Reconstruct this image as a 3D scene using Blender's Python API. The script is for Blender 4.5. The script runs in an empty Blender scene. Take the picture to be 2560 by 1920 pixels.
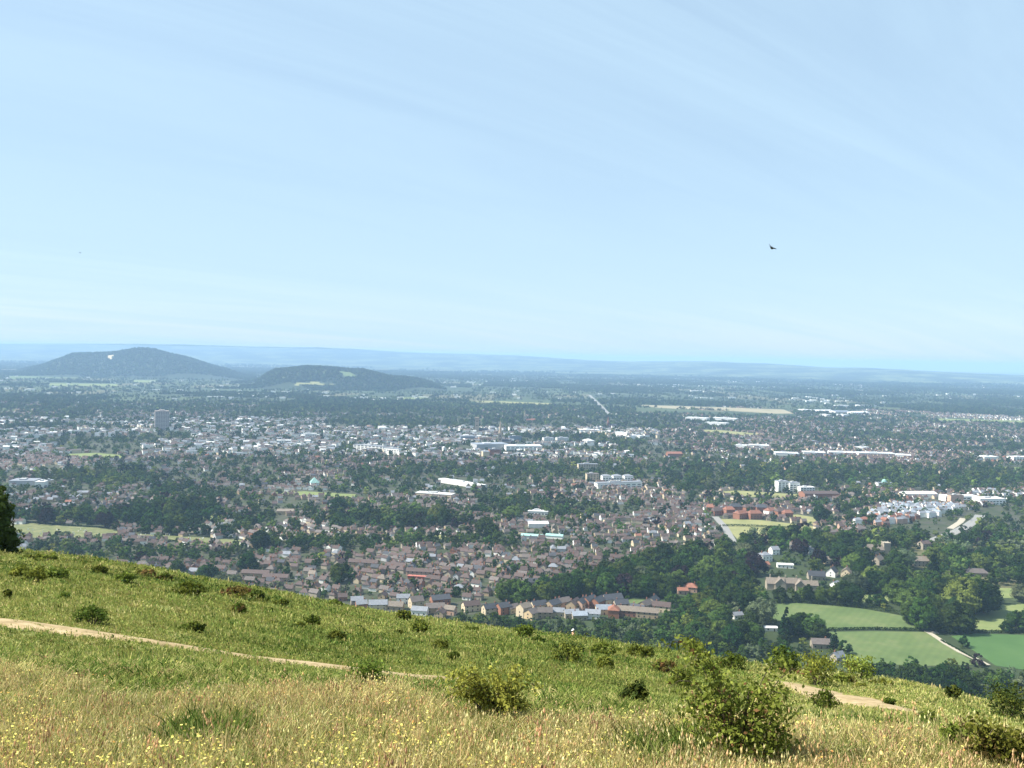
import bpy, math, random
import numpy as np
from mathutils import Matrix, Vector
R = math.radians
rng = np.random.default_rng(7)
random.seed(7)
scene = bpy.context.scene
COL = scene.collection

# ------------------------------------------------------------------ camera
FPX, CZ = 2217.0, 213.0            # focal length in photo pixels (2560 wide), height above the plain
cam_d = bpy.data.cameras.new('camera'); cam = bpy.data.objects.new('camera', cam_d); COL.objects.link(cam)
cam_d.sensor_width = 36.0; cam_d.lens = 36.0 * FPX / 2560.0
cam_d.clip_start = 0.2; cam_d.clip_end = 80000
CAMM = Matrix.Translation((0, 0, CZ)) @ Matrix.Rotation(R(90 - 1.78), 4, 'X') @ Matrix.Rotation(R(1.12), 4, 'Z')
cam.matrix_world = CAMM
scene.camera = cam
# ------------------------------------------------------------------ light
SUN_EL, SUN_AZ = 50.0, -92.0       # azimuth clockwise from +Y
world = bpy.data.worlds.new('World'); scene.world = world; world.use_nodes = True
wn, wl = world.node_tree.nodes, world.node_tree.links
bg = wn['Background']; bg.inputs[1].default_value = 0.072
sky = wn.new('ShaderNodeTexSky'); sky.sky_type = 'NISHITA'; sky.sun_disc = False
sky.sun_elevation = R(SUN_EL); sky.sun_rotation = R(SUN_AZ)
sky.altitude = 250; sky.air_density = 1.0; sky.dust_density = 0.6; sky.ozone_density = 1.2
tc = wn.new('ShaderNodeTexCoord'); sep = wn.new('ShaderNodeSeparateXYZ'); wl.new(tc.outputs['Generated'], sep.inputs[0])
def wmath(op, a, b=None):
    n = wn.new('ShaderNodeMath'); n.operation = op
    for i, s in enumerate((a, b)):
        if s is None: continue
        if isinstance(s, (int, float)): n.inputs[i].default_value = s
        else: wl.new(s, n.inputs[i])
    return n.outputs[0]
zz = wmath('ADD', wmath('MAXIMUM', sep.outputs[2], 0.0), 0.12)
comb = wn.new('ShaderNodeCombineXYZ')
wl.new(wmath('DIVIDE', sep.outputs[0], zz), comb.inputs[0]); wl.new(wmath('DIVIDE', sep.outputs[1], zz), comb.inputs[1])
mp0 = wn.new('ShaderNodeMapping'); mp0.inputs['Rotation'].default_value = (0, 0, R(-38)); wl.new(comb.outputs[0], mp0.inputs[0])
mp = wn.new('ShaderNodeMapping'); mp.inputs['Scale'].default_value = (0.24, 1.7, 1)
wl.new(mp0.outputs[0], mp.inputs[0])
nz = wn.new('ShaderNodeTexNoise'); nz.inputs['Scale'].default_value = 1.1; nz.inputs['Detail'].default_value = 7; nz.inputs['Roughness'].default_value = 0.66
nz.inputs['Distortion'].default_value = 0.7
wl.new(mp.outputs[0], nz.inputs['Vector'])
rmp = wn.new('ShaderNodeMapRange'); rmp.inputs['From Min'].default_value = 0.36; rmp.inputs['From Max'].default_value = 0.78
rmp.inputs['To Min'].default_value = 0.62; rmp.inputs['To Max'].default_value = 1.0
wl.new(nz.outputs['Fac'], rmp.inputs['Value'])
mx = wn.new('ShaderNodeMix'); mx.data_type = 'RGBA'
wl.new(rmp.outputs[0], mx.inputs['Factor']); wl.new(sky.outputs[0], mx.inputs[6]); mx.inputs[7].default_value = (3.55, 4.9, 6.05, 1)
wl.new(mx.outputs[2], bg.inputs[0])
sun_d = bpy.data.lights.new('sun', 'SUN'); sun = bpy.data.objects.new('sun', sun_d); COL.objects.link(sun)
sun_d.energy = 4.8; sun_d.angle = R(0.53); sun_d.color = (1.0, 0.96, 0.88)
SDIR = Vector((math.sin(R(SUN_AZ)) * math.cos(R(SUN_EL)), math.cos(R(SUN_AZ)) * math.cos(R(SUN_EL)), math.sin(R(SUN_EL))))
sun.rotation_euler = SDIR.to_track_quat('Z', 'Y').to_euler(); sun.location = (0, 0, 400)
vs = scene.view_settings
vs.view_transform = 'Standard'; vs.look = 'None'; vs.exposure = 1.25; vs.gamma = 1.0; vs.use_curve_mapping = False
scene.cycles.max_bounces = 4; scene.cycles.volume_bounces = 1; scene.cycles.transparent_max_bounces = 8
scene.cycles.diffuse_bounces = 2; scene.cycles.use_denoising = True

# ------------------------------------------------------------------ helpers
CI = CAMM.inverted(); CIR = np.array(CI); CMR = np.array(CAMM.to_3x3())
def ray(u, v):
    d = CMR @ np.array([(u - 1280) / FPX, -(v - 960) / FPX, -1.0]); return d
def at(u, v, z=0.0):
    d = ray(u, v); k = (z - CZ) / d[2]; return np.array([d[0] * k, d[1] * k, z])
def proj(P):
    P = np.atleast_2d(P); Q = P @ CIR[:3, :3].T + CIR[:3, 3]
    w = np.where(Q[:, 2] < -0.01, -Q[:, 2], 1e9)
    return 1280 + FPX * Q[:, 0] / w, 960 - FPX * Q[:, 1] / w
def inpoly(u, v, poly):
    u = np.asarray(u, float); v = np.asarray(v, float); r = np.zeros(u.shape, bool); n = len(poly)
    for i in range(n):
        x1, y1 = poly[i]; x2, y2 = poly[(i + 1) % n]
        if y1 == y2: continue
        r ^= ((y1 > v) != (y2 > v)) & (u < (x2 - x1) * (v - y1) / (y2 - y1) + x1)
    return r
def vnoise(x, y, sc, seed=0):
    # value noise, vectorised
    x = np.asarray(x, float) / sc; y = np.asarray(y, float) / sc
    i = np.floor(x).astype(np.int64); j = np.floor(y).astype(np.int64); fx = x - i; fy = y - j
    fx = fx * fx * (3 - 2 * fx); fy = fy * fy * (3 - 2 * fy)
    def h(a, b):
        k = (a * 374761393 + b * 668265263 + seed * 974634777) & 0xFFFFFFFF
        k = ((k ^ (k >> 13)) * 1274126177) & 0xFFFFFFFF
        return ((k ^ (k >> 16)) & 0xFFFF) / 65535.0
    return (h(i, j) * (1 - fx) + h(i + 1, j) * fx) * (1 - fy) + (h(i, j + 1) * (1 - fx) + h(i + 1, j + 1) * fx) * fy

def mesh_np(name, V, faces, mats=(), mi=None, smooth=False):
    """faces: list of index tuples or list of int arrays (n,k)"""
    me = bpy.data.meshes.new(name); V = np.asarray(V, np.float32).reshape(-1, 3)
    if isinstance(faces, np.ndarray): faces = [faces]
    if len(faces) and isinstance(faces[0], np.ndarray) and faces[0].ndim == 2:
        loops = np.concatenate([f.ravel() for f in faces]).astype(np.int32)
        tot = np.concatenate([np.full(len(f), f.shape[1], np.int32) for f in faces])
    else:
        loops = np.array([i for f in faces for i in f], np.int32); tot = np.array([len(f) for f in faces], np.int32)
    st = np.concatenate([[0], np.cumsum(tot)[:-1]]).astype(np.int32) if len(tot) else np.zeros(0, np.int32)
    me.vertices.add(len(V)); me.vertices.foreach_set('co', V.ravel())
    me.loops.add(len(loops)); me.loops.foreach_set('vertex_index', loops)
    me.polygons.add(len(tot)); me.polygons.foreach_set('loop_start', st)
    for m in mats: me.materials.append(m)
    if mi is not None: me.polygons.foreach_set('material_index', np.asarray(mi, np.int32))
    me.polygons.foreach_set('use_smooth', np.full(len(tot), bool(smooth)))
    me.update(calc_edges=True); me.validate()
    return me
def link(o, parent=None):
    COL.objects.link(o)
    if parent is not None: o.parent = parent
    return o
def mobj(name, me, parent=None): return link(bpy.data.objects.new(name, me), parent)
USED_LABELS = {}
def tag(o, label=None, cat=None, group=None, kind=None):
    if label: o['label'] = label
    if cat: o['category'] = cat
    if group: o['group'] = group
    if kind: o['kind'] = kind
    return o
def thing(name, loc, label, cat, rz=0.0, group=None):
    o = bpy.data.objects.new(name, None); o.empty_display_size = 0.5
    o.location = [float(a) for a in loc]; o.rotation_euler = (0, 0, rz); link(o)
    return tag(o, label, cat, group)
class MB:
    def __init__(s): s.v = []; s.f = []
    def add(s, vs, fs):
        k = len(s.v); s.v += [tuple(p) for p in vs]; s.f += [tuple(i + k for i in f) for f in fs]; return s
    def box(s, x0, x1, y0, y1, z0, z1):
        return s.add([(x0, y0, z0), (x1, y0, z0), (x1, y1, z0), (x0, y1, z0), (x0, y0, z1), (x1, y0, z1), (x1, y1, z1), (x0, y1, z1)],
                     [(3, 2, 1, 0), (4, 5, 6, 7), (0, 1, 5, 4), (1, 2, 6, 5), (2, 3, 7, 6), (3, 0, 4, 7)])
    def tube(s, pts, rad, n=6):
        pts = [Vector(p) for p in pts]; rings = []
        for i, p in enumerate(pts):
            d = (pts[min(i + 1, len(pts) - 1)] - pts[max(i - 1, 0)]).normalized()
            a = d.orthogonal().normalized(); b = d.cross(a)
            rings.append([p + (a * math.cos(2 * math.pi * k / n) + b * math.sin(2 * math.pi * k / n)) * rad[i] for k in range(n)])
        vs = [q for r in rings for q in r]; fs = []
        for i in range(len(pts) - 1):
            for k in range(n):
                k2 = (k + 1) % n; fs.append((i * n + k, i * n + k2, (i + 1) * n + k2, (i + 1) * n + k))
        fs.append(tuple(range(n))[::-1]); fs.append(tuple((len(pts) - 1) * n + k for k in range(n)))
        return s.add(vs, fs)
    def cone(s, cx, cy, z0, z1, r0, r1, n=8, rot=0.0):
        vs = []
        for z, r in ((z0, r0), (z1, max(r1, 0.01))):
            vs += [(cx + r * math.cos(rot + 2 * math.pi * k / n), cy + r * math.sin(rot + 2 * math.pi * k / n), z) for k in range(n)]
        fs = [(k, (k + 1) % n, n + (k + 1) % n, n + k) for k in range(n)] + [tuple(range(n))[::-1], tuple(range(n, 2 * n))]
        return s.add(vs, fs)
    def mesh(s, name, mat, smooth=False):
        return mesh_np(name, s.v, s.f, [mat] if mat else [], smooth=smooth)
    def obj(s, name, mat, parent=None, smooth=False): return mobj(name, s.mesh(name, mat, smooth), parent)

# ------------------------------------------------------------------ materials
def nmat(name):
    m = bpy.data.materials.new(name); m.use_nodes = True
    nt = m.node_tree; b = nt.nodes['Principled BSDF']; b.inputs['Roughness'].default_value = 0.85
    b.inputs['Specular IOR Level'].default_value = 0.25
    return m, nt, b
def surf(name, col, var=0.25, scale=0.6, rough=0.85, objrand=0.12):
    """base colour with noise wear and a small per-object variation"""
    m, nt, b = nmat(name); N, L = nt.nodes, nt.links
    t = N.new('ShaderNodeTexCoord'); n = N.new('ShaderNodeTexNoise'); n.inputs['Scale'].default_value = scale; n.inputs['Detail'].default_value = 5
    L.new(t.outputs['Object'], n.inputs['Vector'])
    mr = N.new('ShaderNodeMapRange'); mr.inputs['From Min'].default_value = 0.25; mr.inputs['From Max'].default_value = 0.75
    mr.inputs['To Min'].default_value = 1 - var; mr.inputs['To Max'].default_value = 1 + var; L.new(n.outputs['Fac'], mr.inputs['Value'])
    oi = N.new('ShaderNodeObjectInfo'); mr2 = N.new('ShaderNodeMapRange')
    mr2.inputs['To Min'].default_value = 1 - objrand; mr2.inputs['To Max'].default_value = 1 + objrand; L.new(oi.outputs['Random'], mr2.inputs['Value'])
    mu = N.new('ShaderNodeMath'); mu.operation = 'MULTIPLY'; L.new(mr.outputs[0], mu.inputs[0]); L.new(mr2.outputs[0], mu.inputs[1])
    vm = N.new('ShaderNodeVectorMath'); vm.operation = 'SCALE'; vm.inputs[0].default_value = col[:3]; L.new(mu.outputs[0], vm.inputs['Scale'])
    L.new(vm.outputs[0], b.inputs['Base Color']); b.inputs['Roughness'].default_value = rough
    return m
def leafmat(name, col, trans=0.3, objrand=0.36, huevar=0.10):
    m = bpy.data.materials.new(name); m.use_nodes = True; nt = m.node_tree; N, L = nt.nodes, nt.links
    N.remove(N['Principled BSDF']); out = N['Material Output']
    oi = N.new('ShaderNodeObjectInfo'); ge = N.new('ShaderNodeNewGeometry')
    mr = N.new('ShaderNodeMapRange'); mr.inputs['To Min'].default_value = 1 - objrand; mr.inputs['To Max'].default_value = 1 + objrand
    L.new(oi.outputs['Random'], mr.inputs['Value'])
    mr2 = N.new('ShaderNodeMapRange'); mr2.inputs['To Min'].default_value = 0.72; mr2.inputs['To Max'].default_value = 1.28
    L.new(ge.outputs['Random Per Island'], mr2.inputs['Value'])
    mu = N.new('ShaderNodeMath'); mu.operation = 'MULTIPLY'; L.new(mr.outputs[0], mu.inputs[0]); L.new(mr2.outputs[0], mu.inputs[1])
    hs = N.new('ShaderNodeHueSaturation'); hs.inputs['Color'].default_value = (*col, 1)
    mr3 = N.new('ShaderNodeMapRange'); mr3.inputs['To Min'].default_value = 0.5 - huevar * 0.3; mr3.inputs['To Max'].default_value = 0.5 + huevar * 0.3
    wn_ = N.new('ShaderNodeTexWhiteNoise'); wn_.noise_dimensions = '1D'; L.new(oi.outputs['Random'], wn_.inputs['W']); L.new(wn_.outputs['Value'], mr3.inputs['Value'])
    L.new(mr3.outputs[0], hs.inputs['Hue']); L.new(mu.outputs[0], hs.inputs['Value'])
    d = N.new('ShaderNodeBsdfDiffuse'); t = N.new('ShaderNodeBsdfTranslucent'); mxs = N.new('ShaderNodeMixShader'); mxs.inputs[0].default_value = trans
    L.new(hs.outputs[0], d.inputs[0]); L.new(hs.outputs[0], t.inputs[0]); L.new(d.outputs[0], mxs.inputs[1]); L.new(t.outputs[0], mxs.inputs[2])
    L.new(mxs.outputs[0], out.inputs['Surface'])
    return m
def ramp_mat(name, stops, scale, detail=6, rough=0.95, voronoi=None, coord='Object', stretch=None, lines=None):
    m, nt, b = nmat(name); N, L = nt.nodes, nt.links
    t = N.new('ShaderNodeTexCoord'); src = t.outputs[coord]
    if stretch:
        mpn = N.new('ShaderNodeMapping'); mpn.inputs['Scale'].default_value = stretch; L.new(src, mpn.inputs[0]); src = mpn.outputs[0]
    n = N.new('ShaderNodeTexNoise'); n.inputs['Scale'].default_value = scale; n.inputs['Detail'].default_value = detail; n.inputs['Roughness'].default_value = 0.62
    L.new(src, n.inputs['Vector'])
    r = N.new('ShaderNodeValToRGB'); el = r.color_ramp.elements
    el[0].position, el[0].color = stops[0][0], (*stops[0][1], 1); el[1].position, el[1].color = stops[-1][0], (*stops[-1][1], 1)
    for p, c in stops[1:-1]: e = el.new(p); e.color = (*c, 1)
    L.new(n.outputs['Fac'], r.inputs[0]); colr = r.outputs[0]
    if voronoi:
        vr = N.new('ShaderNodeTexVoronoi'); vr.inputs['Scale'].default_value = voronoi[0]; vr.inputs['Randomness'].default_value = 0.9
        nv = N.new('ShaderNodeTexNoise'); nv.inputs['Scale'].default_value = voronoi[0] * 1.3; L.new(src, nv.inputs['Vector'])
        mp_ = N.new('ShaderNodeMapping'); mp_.inputs['Rotation'].default_value = (0, 0, 0.5); mp_.inputs['Scale'].default_value = (1, 0.55, 1); L.new(src, mp_.inputs[0])
        L.new(mp_.outputs[0], vr.inputs['Vector'])
        sp = N.new('ShaderNodeSeparateColor'); L.new(vr.outputs['Color'], sp.inputs[0])
        r2 = N.new('ShaderNodeValToRGB'); r2.color_ramp.interpolation = 'CONSTANT'; e2 = r2.color_ramp.elements
        cs = voronoi[1]; e2[0].position, e2[0].color = 0, (*cs[0], 1); e2[1].position, e2[1].color = 1 / len(cs), (*cs[1], 1)
        for i, c in enumerate(cs[2:]): e = e2.new((i + 2) / len(cs)); e.color = (*c, 1)
        L.new(sp.outputs[0], r2.inputs[0])
        mm = N.new('ShaderNodeMix'); mm.data_type = 'RGBA'; mm.inputs['Factor'].default_value = 0.72
        L.new(colr, mm.inputs[6]); L.new(r2.outputs[0], mm.inputs[7]); colr = mm.outputs[2]
    if lines:
        wv = N.new('ShaderNodeTexWave'); wv.inputs['Scale'].default_value = lines[0]; wv.inputs['Distortion'].default_value = 1.5; wv.inputs['Detail'].default_value = 3; wv.inputs['Detail Scale'].default_value = .4
        mpl = N.new('ShaderNodeMapping'); mpl.inputs['Rotation'].default_value = (0, 0, lines[1]); L.new(t.outputs['Object'], mpl.inputs[0]); L.new(mpl.outputs[0], wv.inputs['Vector'])
        mrl = N.new('ShaderNodeMapRange'); mrl.inputs['To Min'].default_value = .955; mrl.inputs['To Max'].default_value = 1.04; L.new(wv.outputs['Fac'], mrl.inputs['Value'])
        vml = N.new('ShaderNodeVectorMath'); vml.operation = 'SCALE'; L.new(colr, vml.inputs[0]); L.new(mrl.outputs[0], vml.inputs['Scale']); colr = vml.outputs[0]
    L.new(colr, b.inputs['Base Color']); b.inputs['Roughness'].default_value = rough
    return m
WALLC = {'pale': (.58, .58, .56), 'cream': (.50, .41, .28), 'white': (.78, .76, .70), 'tan': (.33, .25, .16), 'brick': (.25, .115, .072), 'stone': (.29, .25, .19),
         'pink': (.46, .30, .22), 'sandstone': (.33, .26, .19), 'grey': (.40, .40, .40), 'ochre': (.48, .36, .21), 'glass': (.16, .2, .24)}
ROOFC = {'brown': (.078, .054, .048), 'slate': (.17, .18, .20), 'dark': (.048, .05, .058), 'red': (.20, .088, .058), 'greybrown': (.105, .088, .08),
         'white': (.52, .52, .51), 'tan': (.155, .128, .102), 'teal': (.24, .40, .36), 'blue': (.20, .225, .26)}
WM = {k: surf('wall_' + k, c, 0.14, 0.5) for k, c in WALLC.items()}
RM = {k: surf('roof_' + k, c, 0.22, 0.8, rough=0.75) for k, c in ROOFC.items()}
GLASS = surf('window_glass', (.03, .035, .045), 0.2, 0.5, rough=0.15)
TIMBER = surf('dark_timber', (.10, .07, .05)); TRUNK = surf('bark', (.10, .075, .05), 0.3, 2.0)
HERB = {'dark': (.028, .052, .012), 'mid': (.055, .092, .018), 'light': (.10, .14, .03), 'conifer': (.016, .032, .013), 'copper': (.024, .015, .018),
        'yellow': (.19, .23, .045), 'willow': (.082, .104, .052), 'poplar': (.020, .037, .014)}
LM = {k: leafmat('leaf_' + k, c) for k, c in HERB.items()}

# ------------------------------------------------------------------ the foreground hill as a height function
_ly = np.log(np.array([3.0, 5.0, 6.0, 7.0, 8.0, 10., 13., 16., 21., 30., 45., 65., 90., 150., 300., 460.]))
_T = np.array([-.80, -.577, 0.0, .44, .577, .80])
_S = np.array([
    [.68, .475, .418, .372, .345, .345, .330, .295, .265, .235, .213, .203, .215, .285, .44, .51],
    [.68, .475, .420, .379, .352, .362, .350, .315, .288, .260, .240, .230, .242, .300, .45, .51],
    [.68, .463, .413, .381, .383, .395, .394, .382, .361, .337, .319, .313, .329, .375, .49, .53],
    [.68, .455, .422, .424, .426, .421, .411, .403, .393, .380, .367, .374, .395, .440, .52, .54],
    [.68, .452, .428, .434, .436, .433, .428, .421, .414, .405, .398, .405, .420, .460, .53, .54],
    [.68, .450, .440, .448, .452, .452, .448, .444, .438, .430, .424, .430, .445, .480, .54, .55]])
_lg = np.linspace(_ly[0], _ly[-1], 500)
_TAB = np.array([np.interp(_lg, _ly, row) for row in _S])
_k = np.hanning(25); _k /= _k.sum()
_TAB = np.array([np.convolve(np.pad(r, 12, mode='edge'), _k, 'valid') for r in _TAB])
def hill(x, y):
    x = np.asarray(x, float); y = np.asarray(y, float); yy = np.maximum(y, 3.0)
    t = np.clip(x / np.maximum(yy, 5.0), -.80, .80); fi = (np.log(yy) - _lg[0]) / (_lg[1] - _lg[0]); fi = np.clip(fi, 0, 498.999)
    i = fi.astype(int); f = fi - i; k = np.clip(np.searchsorted(_T, t, 'right') - 1, 0, len(_T) - 2); g = (t - _T[k]) / (_T[k + 1] - _T[k])
    g = g * g * (3 - 2 * g) * 0.5 + g * 0.5
    s = (_TAB[k, i] * (1 - f) + _TAB[k, i + 1] * f) * (1 - g) + (_TAB[k + 1, i] * (1 - f) + _TAB[k + 1, i + 1] * f) * g
    zp = -yy * s
    z1 = -1.62 - 0.14 * y + 0.0 * x
    w = np.clip((y - 4.2) / 1.6, 0, 1); w = w * w * (3 - 2 * w)
    z = z1 * (1 - w) + zp * w
    a = np.clip((y - 9) / 12, 0, 1)
    b = (vnoise(x, y, 4.5, 3) - .5) * .30 + (vnoise(x, y, 1.7, 4) - .5) * .10
    c = (vnoise(x, y, 15, 5) - .5) * .9 * np.clip((y - 20) / 40, 0, 1)
    return CZ + z + a * b + c + (vnoise(x, y, 1.3, 6) - .5) * .06
def hill_at(u, v):
    d = ray(u, v); d = d / d[1]; ys = np.exp(np.linspace(math.log(3.2), math.log(140), 1400))
    g = CZ + d[2] * ys - hill(d[0] * ys, ys); k = np.argmax(g < 0)
    if not (g < 0).any(): k = int(np.argmin(g))
    y = ys[k]; return np.array([d[0] * y, y, float(hill(d[0] * y, y))])
def ground(x, y): return np.maximum(hill(x, y), 0.0) if np.min(y) < 460 else np.where(np.asarray(y) < 460, np.maximum(hill(x, y), 0.0), 0.0)
SILU = np.linspace(-100, 2660, 140)
def _sil():
    out = []
    for u in SILU:
        t = ray(u, 1500); t = t[0] / t[1]; ys = np.exp(np.linspace(math.log(6), math.log(140), 300))
        P = np.stack([t * ys, ys, hill(t * ys, ys)], 1); uu, vv = proj(P); out.append(vv.min())
    return np.array(out)
SILV = _sil()
def sil(u): return np.interp(u, SILU, SILV)

HILLGROUND = ramp_mat('hillside_turf', [(.30, (.10, .12, .03)), (.5, (.17, .18, .05)), (.62, (.26, .23, .085)), (.75, (.14, .16, .04))], 1.6, 8)
ys = np.concatenate([np.array([-8, -5, -3, -1.5, 0, 1, 2, 3, 3.6]), np.exp(np.linspace(math.log(4.2), math.log(470), 270))])
ts = np.linspace(-1.15, 1.15, 190)
Y, T = np.meshgrid(ys, ts, indexing='ij'); X = T * np.maximum(Y, 7.0)
Z = np.maximum(hill(X, Y), -0.6)
nr, nc = Y.shape; idx = np.arange(nr * nc).reshape(nr, nc)
F = np.stack([idx[:-1, :-1], idx[:-1, 1:], idx[1:, 1:], idx[1:, :-1]], -1).reshape(-1, 4)
tag(mobj('hillside', mesh_np('hillside', np.stack([X, Y, Z], -1), F, [HILLGROUND], smooth=True)), kind='structure')

# ------------------------------------------------------------------ valley floor and far hills
VALLEY = ramp_mat('valley_ground', [(.3, (.02, .03, .011)), (.5, (.03, .042, .014)), (.7, (.055, .06, .028))], 0.012, 8,
                  voronoi=(0.0042, [(.028, .043, .014), (.042, .062, .018), (.026, .04, .012), (.062, .08, .025), (.033, .048, .015), (.11, .10, .045), (.028, .045, .014), (.05, .07, .02)]))
gx = np.concatenate([-np.geomspace(30000, 600, 14), np.linspace(-500, 500, 5), np.geomspace(600, 30000, 14)])
gy = np.concatenate([[-2000, 0, 200], np.geomspace(400, 30000, 30)])
GX, GY = np.meshgrid(gx, gy); n0, n1 = GX.shape; idx = np.arange(n0 * n1).reshape(n0, n1)
F = np.stack([idx[:-1, :-1], idx[:-1, 1:], idx[1:, 1:], idx[1:, :-1]], -1).reshape(-1, 4)
tag(mobj('valley_ground', mesh_np('valley_ground', np.stack([GX, GY, np.zeros_like(GX)], -1), F, [VALLEY])), kind='structure')

FARM = ramp_mat('far_hill_land', [(.40, (.012, .022, .008)), (.5, (.03, .05, .016)), (.56, (.12, .14, .05)), (.62, (.035, .055, .018))], 0.0016, 10)
sk_u = [-700, 0, 200, 450, 700, 1000, 1200, 1450, 1700, 2000, 2300, 2560, 3300]
sk_v = [852, 860, 861, 862, 866, 880, 886, 896, 902, 914, 925, 932, 946]
def far_profile(t):
    u = 1280 + t * FPX; return np.interp(u, sk_u, sk_v)
ts = np.linspace(-.95, .95, 420); qq = np.concatenate([np.linspace(0, 1, 30), np.linspace(1.06, 1.6, 6)])
k_ = np.clip((ts + .25) / .75, 0, 1); k_ = k_ * k_ * (3 - 2 * k_); D0 = 12500 - 3700 * k_; D1 = 20000 - 6500 * k_
Q, T = np.meshgrid(qq, ts, indexing='ij'); D = D0[None, :] + Q * (D1 - D0)[None, :]; X = D * T; Y = D
su = 1280 + ts * FPX; hz_ = 866 + 50 * su / 2560 - 0.5
top = (hz_ - far_profile(ts)) / FPX * D1 + CZ
q = np.clip(Q, 0, 1); q = q * q * (3 - 2 * q)
n1_ = vnoise(X, Y, 2600, 11) * .6 + vnoise(X, Y, 900, 12) * .3 + vnoise(X, Y, 350, 13) * .1
Z = top[None, :] * np.clip(q * (.74 + .26 * q) + (n1_ - .5) * 0.75 * q * (1 - q * .97), 0, 1.02) + (vnoise(X, Y, 500, 14) - .5) * 8 * q + (vnoise(X, Y, 170, 15) - .5) * 7 * q
Z = Z + q * (vnoise(X, Y * .3, 1900, 16) - .5) * 46 + q * (vnoise(X, Y * .3, 700, 17) - .5) * 20
Z = np.where(Q > 1, Z - (Q - 1) * 260, Z) - 3
Z = np.maximum(Z, -0.5)
nr, nc = Y.shape; idx = np.arange(nr * nc).reshape(nr, nc)
F = np.stack([idx[:-1, :-1], idx[:-1, 1:], idx[1:, 1:], idx[1:, :-1]], -1).reshape(-1, 4)
tag(mobj('far_hills', mesh_np('far_hills', np.stack([X, Y, Z], -1), F, [FARM], smooth=True)), kind='structure')

HILLS = []
def mid_hill(name, prof, dist, depth, seed):
    us = np.array([p[0] for p in prof], float); vs_ = np.array([p[1] for p in prof], float)
    tt = np.linspace((us[0] - 1280) / FPX, (us[-1] - 1280) / FPX, 150); dd = np.linspace(dist - depth, dist + depth, 50)
    D, T = np.meshgrid(dd, tt, indexing='ij'); u = 1280 + T * FPX
    hgt = (866 + 50 * u / 2560 - np.interp(u, us, vs_)) / FPX * dist + CZ - 17
    prof_d = np.clip(1 - ((D - dist) / depth) ** 2, 0, 1) ** 1.25
    X, Y = D * T, D
    Z = hgt * prof_d * (1 + (vnoise(X, Y, 420, seed) - .5) * .35 * (1 - prof_d)) + (vnoise(X, Y, 120, seed + 1) - .5) * 16 * prof_d + (vnoise(X, Y, 300, seed + 2) - .5) * 22 * prof_d - 0.8
    nr, nc = Y.shape; idx = np.arange(nr * nc).reshape(nr, nc)
    F = np.stack([idx[:-1, :-1], idx[:-1, 1:], idx[1:, 1:], idx[1:, :-1]], -1).reshape(-1, 4)
    tag(mobj(name, mesh_np(name, np.stack([X, Y, Z], -1), F, [HILLLAND], smooth=True)), kind='structure')
    HILLS.append((X, Y, Z, tt, dd))
HILLLAND = ramp_mat('hill_land', [(.38, (.014, .024, .008)), (.58, (.022, .035, .011)), (.70, (.06, .075, .027))], 0.006, 8)
mid_hill('wooded_hill', [(-60, 942), (40, 925), (110, 906), (150, 892), (175, 883), (215, 880), (275, 877), (320, 871), (345, 868), (375, 871), (430, 882), (490, 897), (540, 913), (590, 930), (640, 943)], 7400, 1000, 21)
mid_hill('low_wooded_hill', [(600, 975), (632, 952), (662, 930), (690, 915), (730, 909), (790, 911), (840, 913), (870, 917), (905, 919), (945, 927), (985, 936), (1010, 937), (1050, 946), (1085, 955), (1130, 968), (1180, 980)], 5700, 650, 31)
def hill_pts(k, n, thr, seed):
    X, Y, Z, tt, dd = HILLS[k]; out = []
    i = rng.integers(0, X.shape[0] - 1, n * 3); j = rng.integers(0, X.shape[1] - 1, n * 3)
    a = rng.random(n * 3); b = rng.random(n * 3)
    lerp = lambda A: (A[i, j] * (1 - a) + A[i + 1, j] * a) * (1 - b) + (A[i, j + 1] * (1 - a) + A[i + 1, j + 1] * a) * b
    P = np.stack([lerp(X), lerp(Y), lerp(Z)], 1)
    u, v = proj(P)
    wood = vnoise(P[:, 0], P[:, 1], 260, seed) + np.clip(P[:, 2] / max(Z.max(), 1), 0, 1) * 1.1 - .25
    P = P[wood > thr]; P[:, 2] = np.maximum(P[:, 2], .6)
    return P[:n]

# ------------------------------------------------------------------ land parcels (photo outlines carried onto the plain)
MEADOW_G = ramp_mat('pasture', [(.3, (.062, .095, .028)), (.5, (.082, .115, .036)), (.62, (.105, .13, .046)), (.75, (.075, .108, .034))], 0.035, 9, lines=(.055, .6))
PALE_G = ramp_mat('mown_pasture', [(.3, (.11, .145, .045)), (.55, (.145, .17, .058)), (.75, (.18, .19, .072))], 0.08, 8)
CEM_G = ramp_mat('cemetery_grass', [(.3, (.075, .09, .03)), (.5, (.115, .125, .048)), (.62, (.16, .155, .07)), (.75, (.09, .105, .036))], 0.12, 9)
BRIGHT_G = ramp_mat('young_crop', [(.3, (.04, .088, .022)), (.55, (.052, .104, .028)), (.75, (.066, .116, .034))], 0.03, 9, lines=(.09, -.5))
DRY_G = ramp_mat('dry_grass_field', [(.3, (.155, .16, .062)), (.55, (.20, .195, .08)), (.75, (.26, .23, .10))], 0.05, 8)
TAN = ramp_mat('bare_field', [(.3, (.34, .28, .17)), (.55, (.40, .33, .21)), (.75, (.46, .39, .25))], 0.02, 8)
ASPH = ramp_mat('road_asphalt', [(.3, (.17, .165, .155)), (.7, (.24, .235, .22))], 0.4, 5)
GRAVEL = ramp_mat('gravel_track', [(.3, (.27, .24, .185)), (.7, (.37, .33, .26))], 0.5, 6)
FIELD_POLYS = []
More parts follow.
